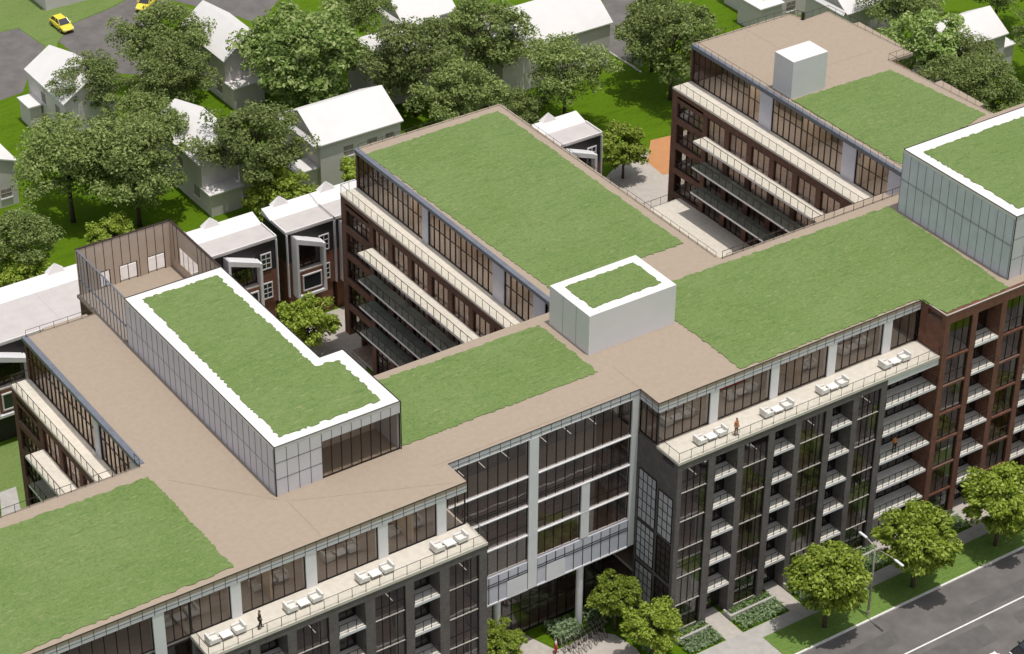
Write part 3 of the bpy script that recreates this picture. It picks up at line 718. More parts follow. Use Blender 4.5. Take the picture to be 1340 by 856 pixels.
# ================================================================== CAMERA, LIGHT
S = .72
cam = bpy.data.cameras.new('camera'); co = bpy.data.objects.new('camera', cam); COL.objects.link(co)
cam.sensor_width = 36; cam.lens = 36*3154.4/1340; cam.clip_start = 1; cam.clip_end = 3000
yaw, pit, rol = R(34.354), R(33.077), R(.492)
f = Vector((math.sin(yaw)*math.cos(pit), math.cos(yaw)*math.cos(pit), -math.sin(pit)))
r0 = Vector((math.cos(yaw), -math.sin(yaw), 0)); u0 = r0.cross(f)
r = r0*math.cos(rol)+u0*math.sin(rol); u = -r0*math.sin(rol)+u0*math.cos(rol)
mw = Matrix(((r.x,u.x,-f.x,-84.8637),(r.y,u.y,-f.y,-130.3378),(r.z,u.z,-f.z,139.9082),(0,0,0,1)))
co.matrix_world = mw
scene.camera = co
sd = Vector((.04,-.15,1)).normalized()          # towards the sun
elev = math.asin(sd.z); az = math.atan2(sd.x, sd.y)
w = bpy.data.worlds.new('World'); scene.world = w; w.use_nodes = True
nt = w.node_tree; bg = nt.nodes['Background']
sky = nt.nodes.new('ShaderNodeTexSky'); sky.sky_type = 'NISHITA'; sky.sun_disc = False
sky.sun_elevation = elev; sky.sun_rotation = az; sky.air_density = 1.0; sky.dust_density = 2.0; sky.ozone_density = .6
hs = nt.nodes.new('ShaderNodeHueSaturation'); hs.inputs['Saturation'].default_value = .35
nt.links.new(sky.outputs[0], hs.inputs['Color']); nt.links.new(hs.outputs[0], bg.inputs['Color']); bg.inputs['Strength'].default_value = .15
sl = bpy.data.lights.new('sun', 'SUN'); sl.energy = 3.25; sl.angle = R(.6); sl.color = (1,.965,.915)
so_ = bpy.data.objects.new('sun', sl); COL.objects.link(so_); so_.rotation_euler = sd.to_track_quat('Z','Y').to_euler(); so_.location = (0,0,120)
vs = scene.view_settings
scene.display_settings.display_device = 'sRGB'
vs.view_transform = 'Standard'; vs.look = 'None'; vs.gamma = 1; vs.exposure = -0.17; vs.use_curve_mapping = False
cy = scene.cycles; cy.max_bounces = 8; cy.transparent_max_bounces = 16; cy.diffuse_bounces = 3; cy.glossy_bounces = 3; cy.caustics_reflective = False; cy.caustics_refractive = False

# ================================================================== GROUND
def structure(mb, name, m):
    o = mb.build(name, m); o['kind'] = 'structure'; return o
structure(MB().sheet([(-900,-900),(900,-900),(900,900),(-900,900)], 0), 'ground', [M['yard']])
structure(MB().sheet([(-300,-26),(300,-26),(300,-10.75),(-300,-10.75)], .004), 'road', [M['asphalt']])
pt = MB()
for x0, y0, x1, y1 in [(28,-14.6,36.6,-12.7),(43.0,-15.4,60,-13.9),(30,-19.2,44.0,-16.6),(47,-18.5,56,-17.0)]:
    pt.sheet([(x0,y0),(x1,y0+.2),(x1+.3,y1),(x0+.4,y1-.1)], .008)
structure(pt, 'road_patch', [M['asphalt_dark']])
structure(MB().sheet([(-300,-15.96),(300,-15.96),(300,-15.80),(-300,-15.80)], .012), 'road_marking', [M['paint']])
structure(MB().box(-300,300,-10.75,-10.55,0,.13), 'kerb', [M['kerb']])
structure(MB().sheet([(-300,-10.549),(26.55,-10.549),(26.55,-7.25),(-300,-7.25)], .10).sheet([(-300,-7.25),(300,-7.25),(300,-5.75),(-300,-5.75)], .10), 'pavement', [M['concrete']])
structure(MB().box(26.56,300,-10.549,-7.27,.0,.12), 'lawn', [M['verge']])
# entrance paths and plaza
fp = MB()
for x0, x1 in [(23.6,25.5),(30.9,32.4),(36.7,39.0),(43.6,47.5),(53.2,56.0),(60.1,62.9)]: fp.sheet([(x0,-5.75),(x1,-5.75),(x1,-1.4),(x0,-1.4)], .10)
fp.sheet([(4.5,-5.75),(15.4,-5.75),(16.3,-2.2),(15.8,.4),(14.6,1.6),(10.3,1.5),(9.1,4.9),(4.5,4.9)], .10)
structure(fp, 'path', [M['paving']])
structure(MB().sheet([(8.7,4.95),(9.2,4.9),(10.4,1.6),(11.2,1.7),(10.6,4.95)], .05), 'lawn_strip', [M['yard']])
structure(MB().sheet([(0.2,-5.75),(4.4,-5.75),(4.4,4.9),(0.2,4.9)], .02), 'lawn', [M['verge']])
# courtyards and park behind
structure(MB().sheet([(-2,17),(18.9,17),(18.9,48),(26,60.3),(-1,60.3),(-3.5,44),(-2,39)], .01), 'courtyard_paving', [M['paving']])
structure(MB().sheet([(58,50.5),(80,53),(80,72),(66,69),(57.2,64),(38.6,61),(38.6,53),(58,53)], .01), 'courtyard_paving', [M['paving']])
structure(MB().sheet([(73.5,72.0),(77,71.5),(71,64),(69.6,64.4),(69.9,67.9)], .016), 'play_surface', [M['orange']])
structure(MB().sheet([(-40,17),(-24.6,17),(-18,47),(-15.5,57.0),(-40,57)], .01), 'lawn', [M['pale_grass']])
structure(MB().sheet([(-23.5,44),(-20.5,46.2),(-19.3,50),(-21,50),(-22.2,46.8)], .016), 'path', [M['concrete']])
structure(MB().sheet([(5,142.5),(22.6,142),(23.2,135.2),(19.5,131),(15.5,125),(-6,122),(-20,150)], .012).sheet([(29.4,139.4),(36,141),(60,152),(75,140),(55,130.6),(49.5,125.8),(48.3,129.2),(43,138.9),(34,128.6),(30.5,121),(25.6,124.5),(25.3,135.5)], .012)
          .sheet([(91.5,107.2),(97,104),(99,110),(120,130),(110,140)], .012).sheet([(92.0,107.5),(97,103.5),(90,95),(84.2,88.2),(83.2,94)], .012), 'asphalt_yard', [M['asphalt']])
structure(MB().sheet([(-60,160),(5,142.6),(22.7,142.1),(23.3,135.2),(19.6,131),(22,130),(25.2,135.5),(29.3,139.5),(36,141.2),(58,152),(60,220),(-60,220)], .008), 'meadow', [M['pale_grass']])
structure(MB().sheet([(83.1,93.9),(83.3,93.95),(83.6,88.6),(83.3,88.5)], .016).box(83.1,83.35,87,94,0,.1), 'kerb', [M['concrete']])
structure(MB().sheet([(82.5,72.6),(92,84.5),(93.2,83.6),(84,72.4)], .012).sheet([(94,90),(96,89),(90,80),(88,81)], .012), 'path', [M['concrete']])

# ================================================================== HOUSES (white model houses behind)
def gable_house(label, x0, x1, y0, y1, ze, zr, axis, ext=(), wins=(), dormer=False):
    """axis 'Y': ridge along Y, gable faces the street side; axis 'X': ridge along X"""
    h = thing('gable_house', label, 'house', ((x0+x1)/2, (y0+y1)/2, 0), 0, 'white houses behind the apartments')
    X = (x1-x0)/2; Y = (y1-y0)/2; o = .45; t = .16
    wl = MB().box(-X+o*.6, X-o*.6, -Y+o*.6, Y-o*.6, 0, ze-.02)
    a = X-o*.6; b = Y-o*.6
    if axis == 'Y':
        k = (zr-ze)/X; zt = ze+k*(X-a)
        for y in (-b, b-.12): wl.add([(-a,y,ze-.02),(a,y,ze-.02),(0,y,zr-.12),(-a,y+.12,ze-.02),(a,y+.12,ze-.02),(0,y+.12,zr-.12)], [(0,1,2),(5,4,3),(0,2,5,3),(1,4,5,2)])
    else:
        for x in (-a, a-.12): wl.add([(x,-b,ze-.02),(x,b,ze-.02),(x,0,zr-.12),(x+.12,-b,ze-.02),(x+.12,b,ze-.02),(x+.12,0,zr-.12)], [(2,1,0),(3,4,5),(3,5,2,0),(2,5,4,1)])
    wl.build('wall', M['model_white'], h)
    rf = MB()
    def slope(p):   # thick roof plane, p = 4 corners
        lo = [(q[0],q[1],q[2]-t) for q in p]
        rf.add(list(p)+lo, [(0,1,2,3),(7,6,5,4),(0,4,5,1),(1,5,6,2),(2,6,7,3),(3,7,4,0)])
    if axis == 'Y':
        slope([(-X,-Y,ze),(-.001,-Y,zr),(-.001,Y,zr),(-X,Y,ze)]); slope([(.001,-Y,zr),(X,-Y,ze),(X,Y,ze),(.001,Y,zr)])
    else:
        slope([(-X,-Y,ze),(X,-Y,ze),(X,-.001,zr),(-X,-.001,zr)]); slope([(-X,.001,zr),(X,.001,zr),(X,Y,ze),(-X,Y,ze)])
    roof = rf.build('roof', M['white_roof'], h)
    cx, cy_ = (x0+x1)/2, (y0+y1)/2
    for (ex0, ex1, ey0, ey1, ez) in ext:
        e = MB().box(ex0-cx, ex1-cx, ey0-cy_, ey1-cy_, 0, ez).build('porch', M['model_white'], h)
        MB().box(ex0-cx-.25, ex1-cx+.25, ey0-cy_-.25, ey1-cy_+.1, ez, ez+.18).build('porch_roof', M['white_roof'], e)
    for (face, c, z, w, hh) in wins:      # face S or W
        if face == 'S':
            y = -Y+o*.6; wi = MB().box(c-w/2-cx, c+w/2-cx, y-.02, y+.05, z, z+hh).build('window', M['inner_dark'], h)
            MB().box(c-w/2-.08-cx, c+w/2+.08-cx, y-.14, y-.001, z-.16, z-.02).build('sill', M['white'], wi)
            MB().box(c-.03-cx, c+.03-cx, y-.05, y-.021, z, z+hh).box(c-w/2-cx, c+w/2-cx, y-.05, y-.021, z+hh*.5-.03, z+hh*.5+.03).build('frame', M['sill'], wi)
        else:
            x = -X+o*.6; wi = MB().box(x-.02, x+.05, c-w/2-cy_, c+w/2-cy_, z, z+hh).build('window', M['inner_dark'], h)
            MB().box(x-.14, x-.001, c-w/2-.08-cy_, c+w/2+.08-cy_, z-.16, z-.02).build('sill', M['white'], wi)
            MB().box(x-.05, x-.021, c-.03-cy_, c+.03-cy_, z, z+hh).build('frame', M['sill'], wi)
    if dormer:
        d = MB(); 
        d.add([(-X-.02,-Y+.3,ze+.35),(-X-.02,Y-.3,ze+.35),(-X-.5,Y-.1,ze-.1),(-X-.5,-Y+.1,ze-.1),(-X-.02,-Y+.3,ze+.2),(-X-.02,Y-.3,ze+.2),(-X-.5,Y-.1,ze-.22),(-X-.5,-Y+.1,ze-.22)], [(0,3,2,1),(4,5,6,7),(0,1,5,4),(1,2,6,5),(2,3,7,6),(3,0,4,7)])
        d.build('pent_roof', M['white_roof'], h)
    return h
gable_house('white house with steep roof at the edge of the asphalt yard near the yellow car', 13.85, 21.05, 108.5, 119.6, 6, 8.3, 'Y', [(12.4,13.9,115.5,118.5,2.9)], [('W',111,3.4,1.2,1.3),('W',115,3.4,1.2,1.3)])
gable_house('white steep roofed house with a front porch left of the pale leafy chestnut', 35.0, 42.2, 108.0, 119.8, 6, 8.7, 'Y', [(35.3,39.5,106.3,108.4,2.9)], [('W',110,1.0,1.4,1.5),('W',113,3.6,1.2,1.2)])
gable_house('white house with flat front porch tucked between dark trees above the townhouses', 20.35, 27.4, 86.5, 99.0, 6, 8.15, 'Y', [(20.65,24.6,84.9,86.9,2.8)], [('W',88.2,1.2,1.3,1.4),('W',92,3.4,1.2,1.2)])
gable_house('broad white house with two rows of windows behind the widest wing lawn', 33.95, 45.4, 83.1, 92.7, 6, 8.6, 'X', [(31.5,34.2,84.0,86.5,2.7)], [('S',38.0,3.5,1.3,1.3),('S',41.2,3.5,1.3,1.3),('S',38.0,.9,1.4,1.3),('S',43.6,3.5,1.1,1.3)], True)
gable_house('white gabled house partly hidden by dark trees behind the broad windowed house', 49.2, 61.0, 96.4, 103.2, 6, 8.8, 'X', [(47.0,49.6,95.0,98.0,2.7)], [], True)
gable_house('small white gabled house far back beside a strip of bright lawn', 59.8, 68.0, 106.3, 112.5, 5, 7.2, 'X', [], [], True)
gable_house('very wide white roofed house behind trees next to the grey driveway', 64.5, 81.4, 90.8, 100.6, 6, 9.4, 'X', [], [('S',75.0,1.0,1.4,1.4),('S',70.0,1.0,1.4,1.4)])
gable_house('white block house cut by the top edge of the picture behind the yellow car', 27.6, 38.2, 144.5, 153.5, 5.5, 8.0, 'X')
gable_house('white house at the picture edge left of the tallest dark trees', -7.0, 4.0, 99.7, 110.0, 5.6, 7.8, 'Y', [], [('S',2.3,1.2,1.3,1.1)])
gable_house('white house with square side block and two windows behind the brown roof end', 104.5, 115.5, 88.6, 97.6, 6, 8.4, 'X', [(102.6,106.2,87.2,91.8,3.6)], [('S',109.2,1.1,1.5,1.3),('S',112.8,1.1,1.5,1.3)])
gable_house('blue shaded gable house with a long white eave behind the brown roof end', 107.6, 117.5, 76.2, 84.8, 6, 8.8, 'X', [], [('W',79.0,2.0,1.2,1.4)], True)
gable_house('white house in the far right corner with tree shadows on its roof', 111.5, 121.2, 61.0, 68.6, 6.0, 8.3, 'X', [(120.9,123.2,61.8,65.0,3.6)], [('S',119.2,1.2,1.4,1.4)])
gable_house('white house near the top edge beyond the driveway, left of the brown wing', 100.0, 108.0, 108.0, 116.0, 5.0, 7.0, 'X')

# ---- townhouses in a row behind the courtyards
def townhouse(label, x0, x1, yf, zt, depth=4.9, ends=True, bay=(.75,4.6)):
    t = thing('townhouse', label, 'townhouse', (x0, yf, 0), 0, 'townhouses across the courtyards')
    Wd = x1-x0
    MB().box(.2, Wd-.2, .15, depth-.05, 0, 3.55).build('ground_floor_wall', M['house_brick'], t)
    MB().box(0, Wd, 0, depth, 3.55, 7.5).build('brick_wall', M['house_brick'], t)
    MB().box(0, Wd, 0, depth, 7.5, zt-.5).build('black_wall', M['black_clad'], t)
    r = MB().box(-.15, Wd+.15, -.15, depth+.1, zt-.5, zt-.32)
    r.build('roof', M['grey_roof'], t)
    p = MB().box(-.15, Wd+.15, -.15, -.03, zt-.32, zt-.14)
    if ends: p.box(-.15, -.03, -.03, depth-1.9, zt-.32, zt-.1).box(Wd+.03, Wd+.15, -.03, depth-1.9, zt-.32, zt-.1)
    p.add([(-.15,depth-1.9,zt-.3),(Wd+.15,depth-1.9,zt-.3),(Wd+.15,depth+.1,zt+.25),(-.15,depth+.1,zt+.25),(-.15,depth-1.9,zt-.32),(Wd+.15,depth-1.9,zt-.32),(Wd+.15,depth+.1,zt-.32),(-.15,depth+.1,zt-.32)], [(0,1,2,3),(4,7,6,5),(0,4,5,1),(1,5,6,2),(2,6,7,3),(3,7,4,0)])
    c = Wd*.36
    p.add([(c-1.0,depth-.3,zt+.1),(c+1.0,depth-.3,zt+.1),(c+1.0,depth+.5,zt+.2),(c-1.0,depth+.5,zt+.2),(c,depth+.1,zt+1.15)], [(0,1,4),(1,2,4),(2,3,4),(3,0,4),(3,2,1,0)])
    split(p, 'roof_parapet', M['white_roof'], t)
    # projecting white bay with sloping top
    bx0, bx1, py = bay[0], bay[1], -1.15
    zl, zrr, zb_ = zt-.65, zt-2.2, 3.55
    fr = MB()
    def poly(pts, y0, y1):
        n = len(pts)
        fr.add([(x,y0,z) for x,z in pts]+[(x,y1,z) for x,z in pts], [tuple(range(n)), tuple(range(2*n-1,n-1,-1))]+[((i+1)%n,i,n+i,n+(i+1)%n) for i in range(n)])
    poly([(bx0,zb_),(bx0+.28,zb_),(bx0+.28,zl-.25),(bx0,zl)], py, 0)
    poly([(bx1-.28,zb_),(bx1,zb_),(bx1,zrr),(bx1-.28,zrr)], py, 0)
    poly([(bx0+.28,zl-.75),(bx1-.28,zrr-.4),(bx1-.28,zrr+.12),(bx0+.28,zl-.15)], py, 0)
    fr.box(bx0+.28, bx1-.28, py, 0, zb_, zb_+.28)
    fr.build('bay_frame', M['white'], t)
    a0, a1 = bx0+.29, bx1-.29
    MB().box(a0, a1, py+.3, -.01, zb_+.33, 6.55).build('bay_wall', M['house_brick'], t)
    w1 = MB().box(a0+.55, a1-.35, py+.22, py+.29, 4.35, 6.0).build('window', M['car_glass'], t)
    q = MB().box(a0+.4,a1-.2,py+.16,py+.295,4.2,4.34).box(a0+.4,a1-.2,py+.16,py+.295,6.01,6.15).box(a0+.4,a0+.54,py+.16,py+.295,4.34,6.01).box(a1-.34,a1-.2,py+.16,py+.295,4.34,6.01)
    q.build('frame', M['white'], w1)
    lg = MB().box(a0, a1, -.25, -.02, 6.56, zrr-.6).build('window', M['glass'], t)
    q = MB()
    for i in range(4): x = a0+(a1-a0)*i/3; q.box(x-.05,x+.05,-.32,-.255,6.56,zrr-.6)
    q.build('frame', M['dark_metal'], lg)
    MB().box(a0, a1, py+.3, -.26, 6.56, 6.72).build('loggia_floor', M['sill'], t)
    for zz in (4.3, 7.9):
        cx = Wd-1.2
        wi = MB().box(cx-.5,cx+.5,-.05,-.001,zz,zz+1.7).build('window', M['car_glass'], t)
        q = MB().box(cx-.62,cx-.5,-.1,-.001,zz-.12,zz+1.82).box(cx+.5,cx+.62,-.1,-.001,zz-.12,zz+1.82).box(cx-.5,cx+.5,-.1,-.001,zz-.12,zz).box(cx-.5,cx+.5,-.1,-.001,zz+1.7,zz+1.82).box(cx-.04,cx+.04,-.09,-.051,zz,zz+1.7)
        for k in (1,2): q.box(cx-.5,cx+.5,-.085,-.051,zz+1.7*k/3-.03,zz+1.7*k/3+.03)
        q.build('frame', M['white'], wi)
    MB().box(1.0,3.4,.08,.148,.05,2.6).build('garage_door', M['black_clad'], t)
    split(MB().box(-.1, 0-.005, -.3, .0, 3.55, zt-.5).box(Wd+.005, Wd+.1, -.3, 0, 3.55, zt-.5), 'white_fin', M['white'], t)
    return t
townhouse('black and brick townhouse with grey roof directly behind the screened roof terrace', 8.1, 15.65, 60.4, 11.6, bay=(1.45,5.35))
townhouse('black and brick townhouse with white bay beside the brick corner of the widest wing', 17.0, 22.6, 60.4, 11.6, bay=(.5,4.0))
townhouse('townhouse almost hidden behind the brick corner of the widest wing', 22.75, 28.2, 60.4, 11.6, bay=(.5,4.0))
townhouse('long roofed townhouse at the picture edge left of the screened roof terrace', -18.6, -9.75, 57.5, 11.6, 8.4, False)
townhouse('long roofed townhouse immediately left of the screened roof terrace, half behind it', -9.44, -1.2, 57.5, 11.6, 8.4, False)
townhouse('townhouse hidden behind the screened roof terrace, its pale roof showing through the openings', -.88, 7.8, 58.6, 11.6, 7.0, False)
townhouse('lone black townhouse peeking out between the widest wing and the small round tree', 51.5, 57.3, 60.4, 11.4)

# ================================================================== TREES
def make_crown(R_, H, nclump, nleaf, leaf, seed, flat=.85, tuft=0., rough=1.3):
    """leaf-sized faces gathered in clumps through an uneven crown; returns (verts, faces, clump centres)"""
    g = np.random.default_rng(seed); V = []; F = []; cs = []
    tries = 0
    while len(cs) < nclump and tries < 4000:
        tries += 1
        d = g.normal(size=3); d /= np.linalg.norm(d)
        rad = (.45+.5*g.random()**.6)
        th_ = math.atan2(d[1],d[0]); lob = 1+rough*(.20*math.sin(3*th_+seed)+.15*math.sin(5*th_+2*seed)*(1-abs(d[2]))+.12*math.sin(4*d[2]*2+seed))
        c = d*np.array([R_*lob,R_*lob,H*.5*flat])*rad
        if c[2] < -H*.43: continue
        if any(np.linalg.norm(c-q) < R_*.20 for q in cs): continue
        cs.append(c)
    allp = []
    for c in cs:
        r = R_*g.uniform(.15,.32)
        n = int(nleaf*g.uniform(.7,1.25))
        d = g.normal(size=(n,3)); d /= np.linalg.norm(d,axis=1)[:,None]
        d[:,2] = np.where(d[:,2] < -.35, -d[:,2]*.5, d[:,2])
        p = c + d*r*(.35+.65*g.random((n,1))**.5)*np.array([1,1,.8])
        out = p.copy(); out[:,2] += .3*H*.2; out /= np.linalg.norm(out,axis=1)[:,None]
        nr = d*.7 + g.normal(size=(n,3))*.55 + np.array([0,0,.8]); nr /= np.linalg.norm(nr,axis=1)[:,None]
        t = g.normal(size=(n,3)) + out*tuft*3; t -= nr*(t*nr).sum(1)[:,None]; t /= np.linalg.norm(t,axis=1)[:,None]
        b = np.cross(nr, t)
        L = leaf*g.uniform(.6,1.35,(n,1)); Wd = L*g.uniform(.38,.62,(n,1))
        q = np.stack([p-t*L*.5, p+b*Wd*.5+t*L*.05, p+t*L*.5+nr*L*-.12, p-b*Wd*.5+t*L*.05],1)
        allp.append(q)
    q = np.concatenate(allp); V = q.reshape(-1,3)
    return V, cs
CROWN = {}
def crown_mesh(key, *a, **k):
    V, cs = make_crown(*a, **k); n = len(V)//4
    me = bpy.data.meshes.new('crown'); me.vertices.add(len(V)); me.vertices.foreach_set('co', V.astype(np.float32).ravel())
    me.loops.add(len(V)); me.loops.foreach_set('vertex_index', np.arange(len(V),dtype=np.int32))
    me.polygons.add(n); me.polygons.foreach_set('loop_start', np.arange(0,len(V),4,dtype=np.int32)); me.polygons.foreach_set('loop_total', np.full(n,4,dtype=np.int32))
    me.update(); me.validate(); CROWN[key] = (me, cs, a[0], a[1])
crown_mesh('dark0', 6.0, 10.5, 76, 190, .44, 3); crown_mesh('dark1', 6.0, 11.5, 72, 190, .44, 8); crown_mesh('dark2', 6.0, 9.5, 74, 180, .42, 15)
crown_mesh('light0', 7.0, 13.5, 96, 175, .62, 21, rough=.35); crown_mesh('light1', 5.4, 9.5, 60, 160, .5, 27)
crown_mesh('street0', 3.25, 6.6, 92, 130, .40, 31, tuft=1., rough=.6); crown_mesh('street1', 3.25, 6.3, 92, 130, .40, 37, tuft=1., rough=.6)
crown_mesh('small0', 2.9, 5.6, 78, 115, .36, 41, tuft=1., rough=.6); crown_mesh('small1', 2.7, 5.2, 74, 110, .34, 47, tuft=1., rough=.6)
TREE_M = {'dark':'leaf_dark','light':'leaf_light','street':'leaf_bright','small':'leaf_bright'}
PROTO = {}
def tree(key, x, y, zc, rad, label, group, name='broadleaf_tree', cat='tree', rz=None, zs=1.0):
    me, cs, R0, H0 = CROWN[key]; sc = rad/R0
    t = thing(name, label, cat, (x, y, 0), rz if rz is not None else random.uniform(0,6.28), group)
    if not me.materials: me.materials.append(M[TREE_M[key[:-1]]])
    c = bpy.data.objects.new('crown', me); COL.objects.link(c); c.parent = t; c.location = (0,0,zc); c.scale = (sc,sc,sc*zs)
    hb = zc-H0*.36*sc
    tr = MB(); rt = .030*rad+.06
    tr.tube([(0,0,-.05),(.03,.02,max(.5,hb*.5)),(.0,.05,hb+.2*H0*sc),(0,0,zc+.15*H0*sc)], [rt*1.35,rt,rt*.7,rt*.25], 9)
    for i, q in enumerate(cs[::3]):
        q = Vector(q)*sc; z0 = hb+(.05+.25*((i*7)%5)/5)*H0*sc
        tr.tube([(0,.02,z0),(q.x*.5,q.y*.5,(z0+zc+q.z)/2+.1),(q.x,q.y,zc+q.z)], [rt*.42,rt*.26,rt*.08], 5)
    tr.build('trunk', M['bark'], t, smooth=True)
    return t
gB = 'big trees among the houses'
big = [('dark1',17.6,95.6,8,4.3,'dark tree in the gap between the two left houses with steep white roofs'),
 ('dark0',109.4,57.3,7,4.6,'dark tree pressed against the pale flecked tree right of the brown wing'),
 ('dark1',108.6,51.0,6,4.4,'dark tree above the white edge of the tall glass box'),
 ('dark2',101.8,48.8,5,3.4,'low spreading tree beyond the parapet of the brown wing'),
 ('dark0',30.7,115.0,8,5.4,'tall dark tree standing on the far asphalt yard next to the second yellow car'),
 ('dark1',26.3,105.0,8,4.6,'tall dark tree between the house near the yellow car and the flat porch house'),
 ('dark2',7.0,92.6,8.2,6.0,'large open dark tree in front of the white house at the left picture edge'),
 ('dark1',12.9,87.7,8.4,6.1,'dense dark tree overlapping the left end of the house with the flat porch'),
 ('light0',42.3,101.0,8.4,7.2,'broad pale green chestnut, the largest lightest crown between white houses'),
 ('dark0',26.8,84.9,8,5.6,'dark spreading tree right above the rounded bright green tree by the townhouses'),
 ('dark2',53.2,92.8,8,6.2,'dark tree growing over the roof of the gabled house half hidden by trees'),
 ('dark1',63.3,93.6,8.4,5.8,'dark tree overlapping the left edge of the very wide white roof'),
 ('dark0',53.6,83.6,7.2,5.0,'dark tree close behind the far edge of the widest wing lawn'),
 ('dark2',66.6,80.4,8,5.1,'dark tree in front of the very wide white roof, left of the bright lawn'),
 ('dark1',81.9,79.1,8.3,5.8,'dark tree right beside the brown wing and the grey driveway'),
 ('light1',108.1,61.8,8,5.2,'pale flecked tree close to the right edge of the brown wing roof'),
 ('dark2',105.6,52.6,7.2,4.5,'loose dark tree below the white house in the far right corner'),
 ('dark0',113.5,72.0,8,4.6,'dark tree behind the pale flecked tree at the top right'),
 ('dark1',123.5,56.0,8,4.6,'dark tree at the right picture edge in front of the corner house'),
 ('dark0',-3.7,81.7,7,3.9,'dark tree at the left picture edge above the round bright bush tree'),
 ('dark2',53.3,108.0,8,4.0,'dark tree at the top edge just right of the pale chestnut'),
 ('dark0',128.5,70.5,8,5.0,'dark tree standing behind the corner house at the top right'),
 ('dark1',101.5,47.0,5.0,3.6,'low dark tree beside the far ledge of the brown wing'),
 ('dark0',59.0,79.8,4.4,3.8,'low dark bushy tree at the corner of the widest wing lawn'),
 ('dark1',84.5,86.5,7.5,4.2,'dark tree on the far side of the grey driveway'),
 ('dark2',18.5,110.5,7.0,4.2,'dark tree squeezed against the right wall of the house near the yellow car')]
for k, b in enumerate(big): tree(*b, gB, rz=k*2.4)
gS = 'small bright green trees'
for b in [('small0',-5.0,79.7,3.9,2.9,'round bright green tree at the left picture edge behind the long roofed townhouse'),
 ('small1',7.0,82.0,3.6,2.5,'bright green tree peeping over the back of the screened roof terrace'),
 ('small0',26.2,79.7,4.0,3.6,'rounded bright green tree behind the two courtyard townhouses'),
 ('small1',65.2,66.4,4.2,3.0,'round bright green tree on the paving by the orange play surface'),
 ('small0',15.8,54.4,4.2,3.0,'bright green tree in the paved courtyard beside the widest wing'),
 ('small1',36.5,78.6,3.8,2.2,'bright green tree seen past the glazed corner of the widest wing'),
 ('small0',16.2,.9,4.2,2.2,'bright green tree behind the bicycle stands at the entrance plaza'),
 ('small1',16.4,-4.4,4.1,2.45,'bright green tree at the front corner of the entrance plaza'),
 ('small0',4.0,1.2,4.1,2.2,'bright green tree left of the entrance path, beside the dark brick corner')]: tree(*b, gS)
gT = 'street trees on the verge'
for k, b in enumerate([('street0',32.0,-9.2,5.7,3.35,'street tree on the verge left of the lamp post'),('street1',42.4,-9.3,5.7,3.35,'street tree on the verge immediately right of the lamp post'),
 ('street0',53.0,-9.0,5.6,3.4,'street tree on the verge nearest the right picture edge')]): tree(*b, gT, name='street_tree', rz=k*1.9, zs=1.1)
tree('street1', 63.8, -9.0, 5.7, 3.3, 'street tree farthest along the verge', gT, name='street_tree')

for k in range(7):
    tree('street%d' % (k%2), -14+k*13.5, -31.5-(k%3), 5.8, 3.4, 'street tree in the row on the opposite side of the road', 'street trees across the road', name='street_tree')
# ---- planting beds (ground cover)
def bed(polyrect, n, leaf, label, h=.55, mt='leaf_sage', seed=1, z0=.1):
    g = np.random.default_rng(seed); x0,x1,y0,y1 = polyrect
    p = np.stack([g.uniform(x0,x1,n), g.uniform(y0,y1,n), z0+h*g.random(n)**.7],1)
    hh = .45+.55*np.sin(p[:,0]*2.1+seed)*np.sin(p[:,1]*2.7+seed*2)
    p[:,2] = z0 + (p[:,2]-z0)*(.55+.45*hh)
    nr = g.normal(size=(n,3))*.7+np.array([0,0,.8]); nr /= np.linalg.norm(nr,axis=1)[:,None]
    t = g.normal(size=(n,3)); t -= nr*(t*nr).sum(1)[:,None]; t /= np.linalg.norm(t,axis=1)[:,None]; b = np.cross(nr,t)
    L = leaf*g.uniform(.5,1.4,(n,1)); W_ = L*.5
    V = np.stack([p-t*L*.5, p+b*W_*.5, p+t*L*.5, p-b*W_*.5],1).reshape(-1,3)
    me = bpy.data.meshes.new('ground_cover'); me.from_pydata(V.tolist(), [], [(4*i,4*i+1,4*i+2,4*i+3) for i in range(n)]); me.materials.append(M[mt])
    o = bpy.data.objects.new('ground_cover', me); COL.objects.link(o)
    return tag(o, label, 'plants', None, 'stuff')
bays = [(16.6,23.5),(25.6,30.8),(32.5,36.6),(39.1,43.5),(47.6,53.1),(56.1,60.0),(63.0,70.0)]
words = ['beside the plaza trees','left of the widest front path','behind the street tree left of the lamp','beside the lamp post','between the middle street trees','behind the last visible street tree','at the right picture edge']
for k, (a, b) in enumerate(bays):
    if k == 0: a = 19.6
    bed((a+.1,b-.1,-5.6,-3.85), int(150*(b-a)), .34, 'low sage green planting in the outer front bed '+words[k], seed=k+1, h=.6)
    bed((a+.1,b-.1,-3.55,-2.85), int(45*(b-a)), .28, 'low green planting against the facade in the bed '+words[k], seed=k+11, z0=.3, h=.4)
    p = thing('planter_wall', 'low concrete planter wall in the front garden '+words[k], 'wall', ((a+b)/2,-3.7,0), 0, 'planter walls along the front')
    w2 = (b-a)/2
    MB().box(-w2,w2,-.12,.12,0,.55).build('long_wall', M['concrete'], p)
    MB().box(-w2,-w2+.22,.121,1.0,0,.55).build('short_wall', M['concrete'], p)
bed((10.9,13.6,1.75,4.4), 900, .36, 'sage green bushes behind the bicycle stands left of the round column', seed=31, h=1.0)
bed((14.4,18.6,1.9,4.6), 900, .36, 'sage green bushes right of the round column under the glass block', seed=32, h=1.0)
bed((16.6,19.2,-3.6,-.2), 600, .34, 'sage green bushes against the dark brick wall of the plaza', seed=33, h=.8)

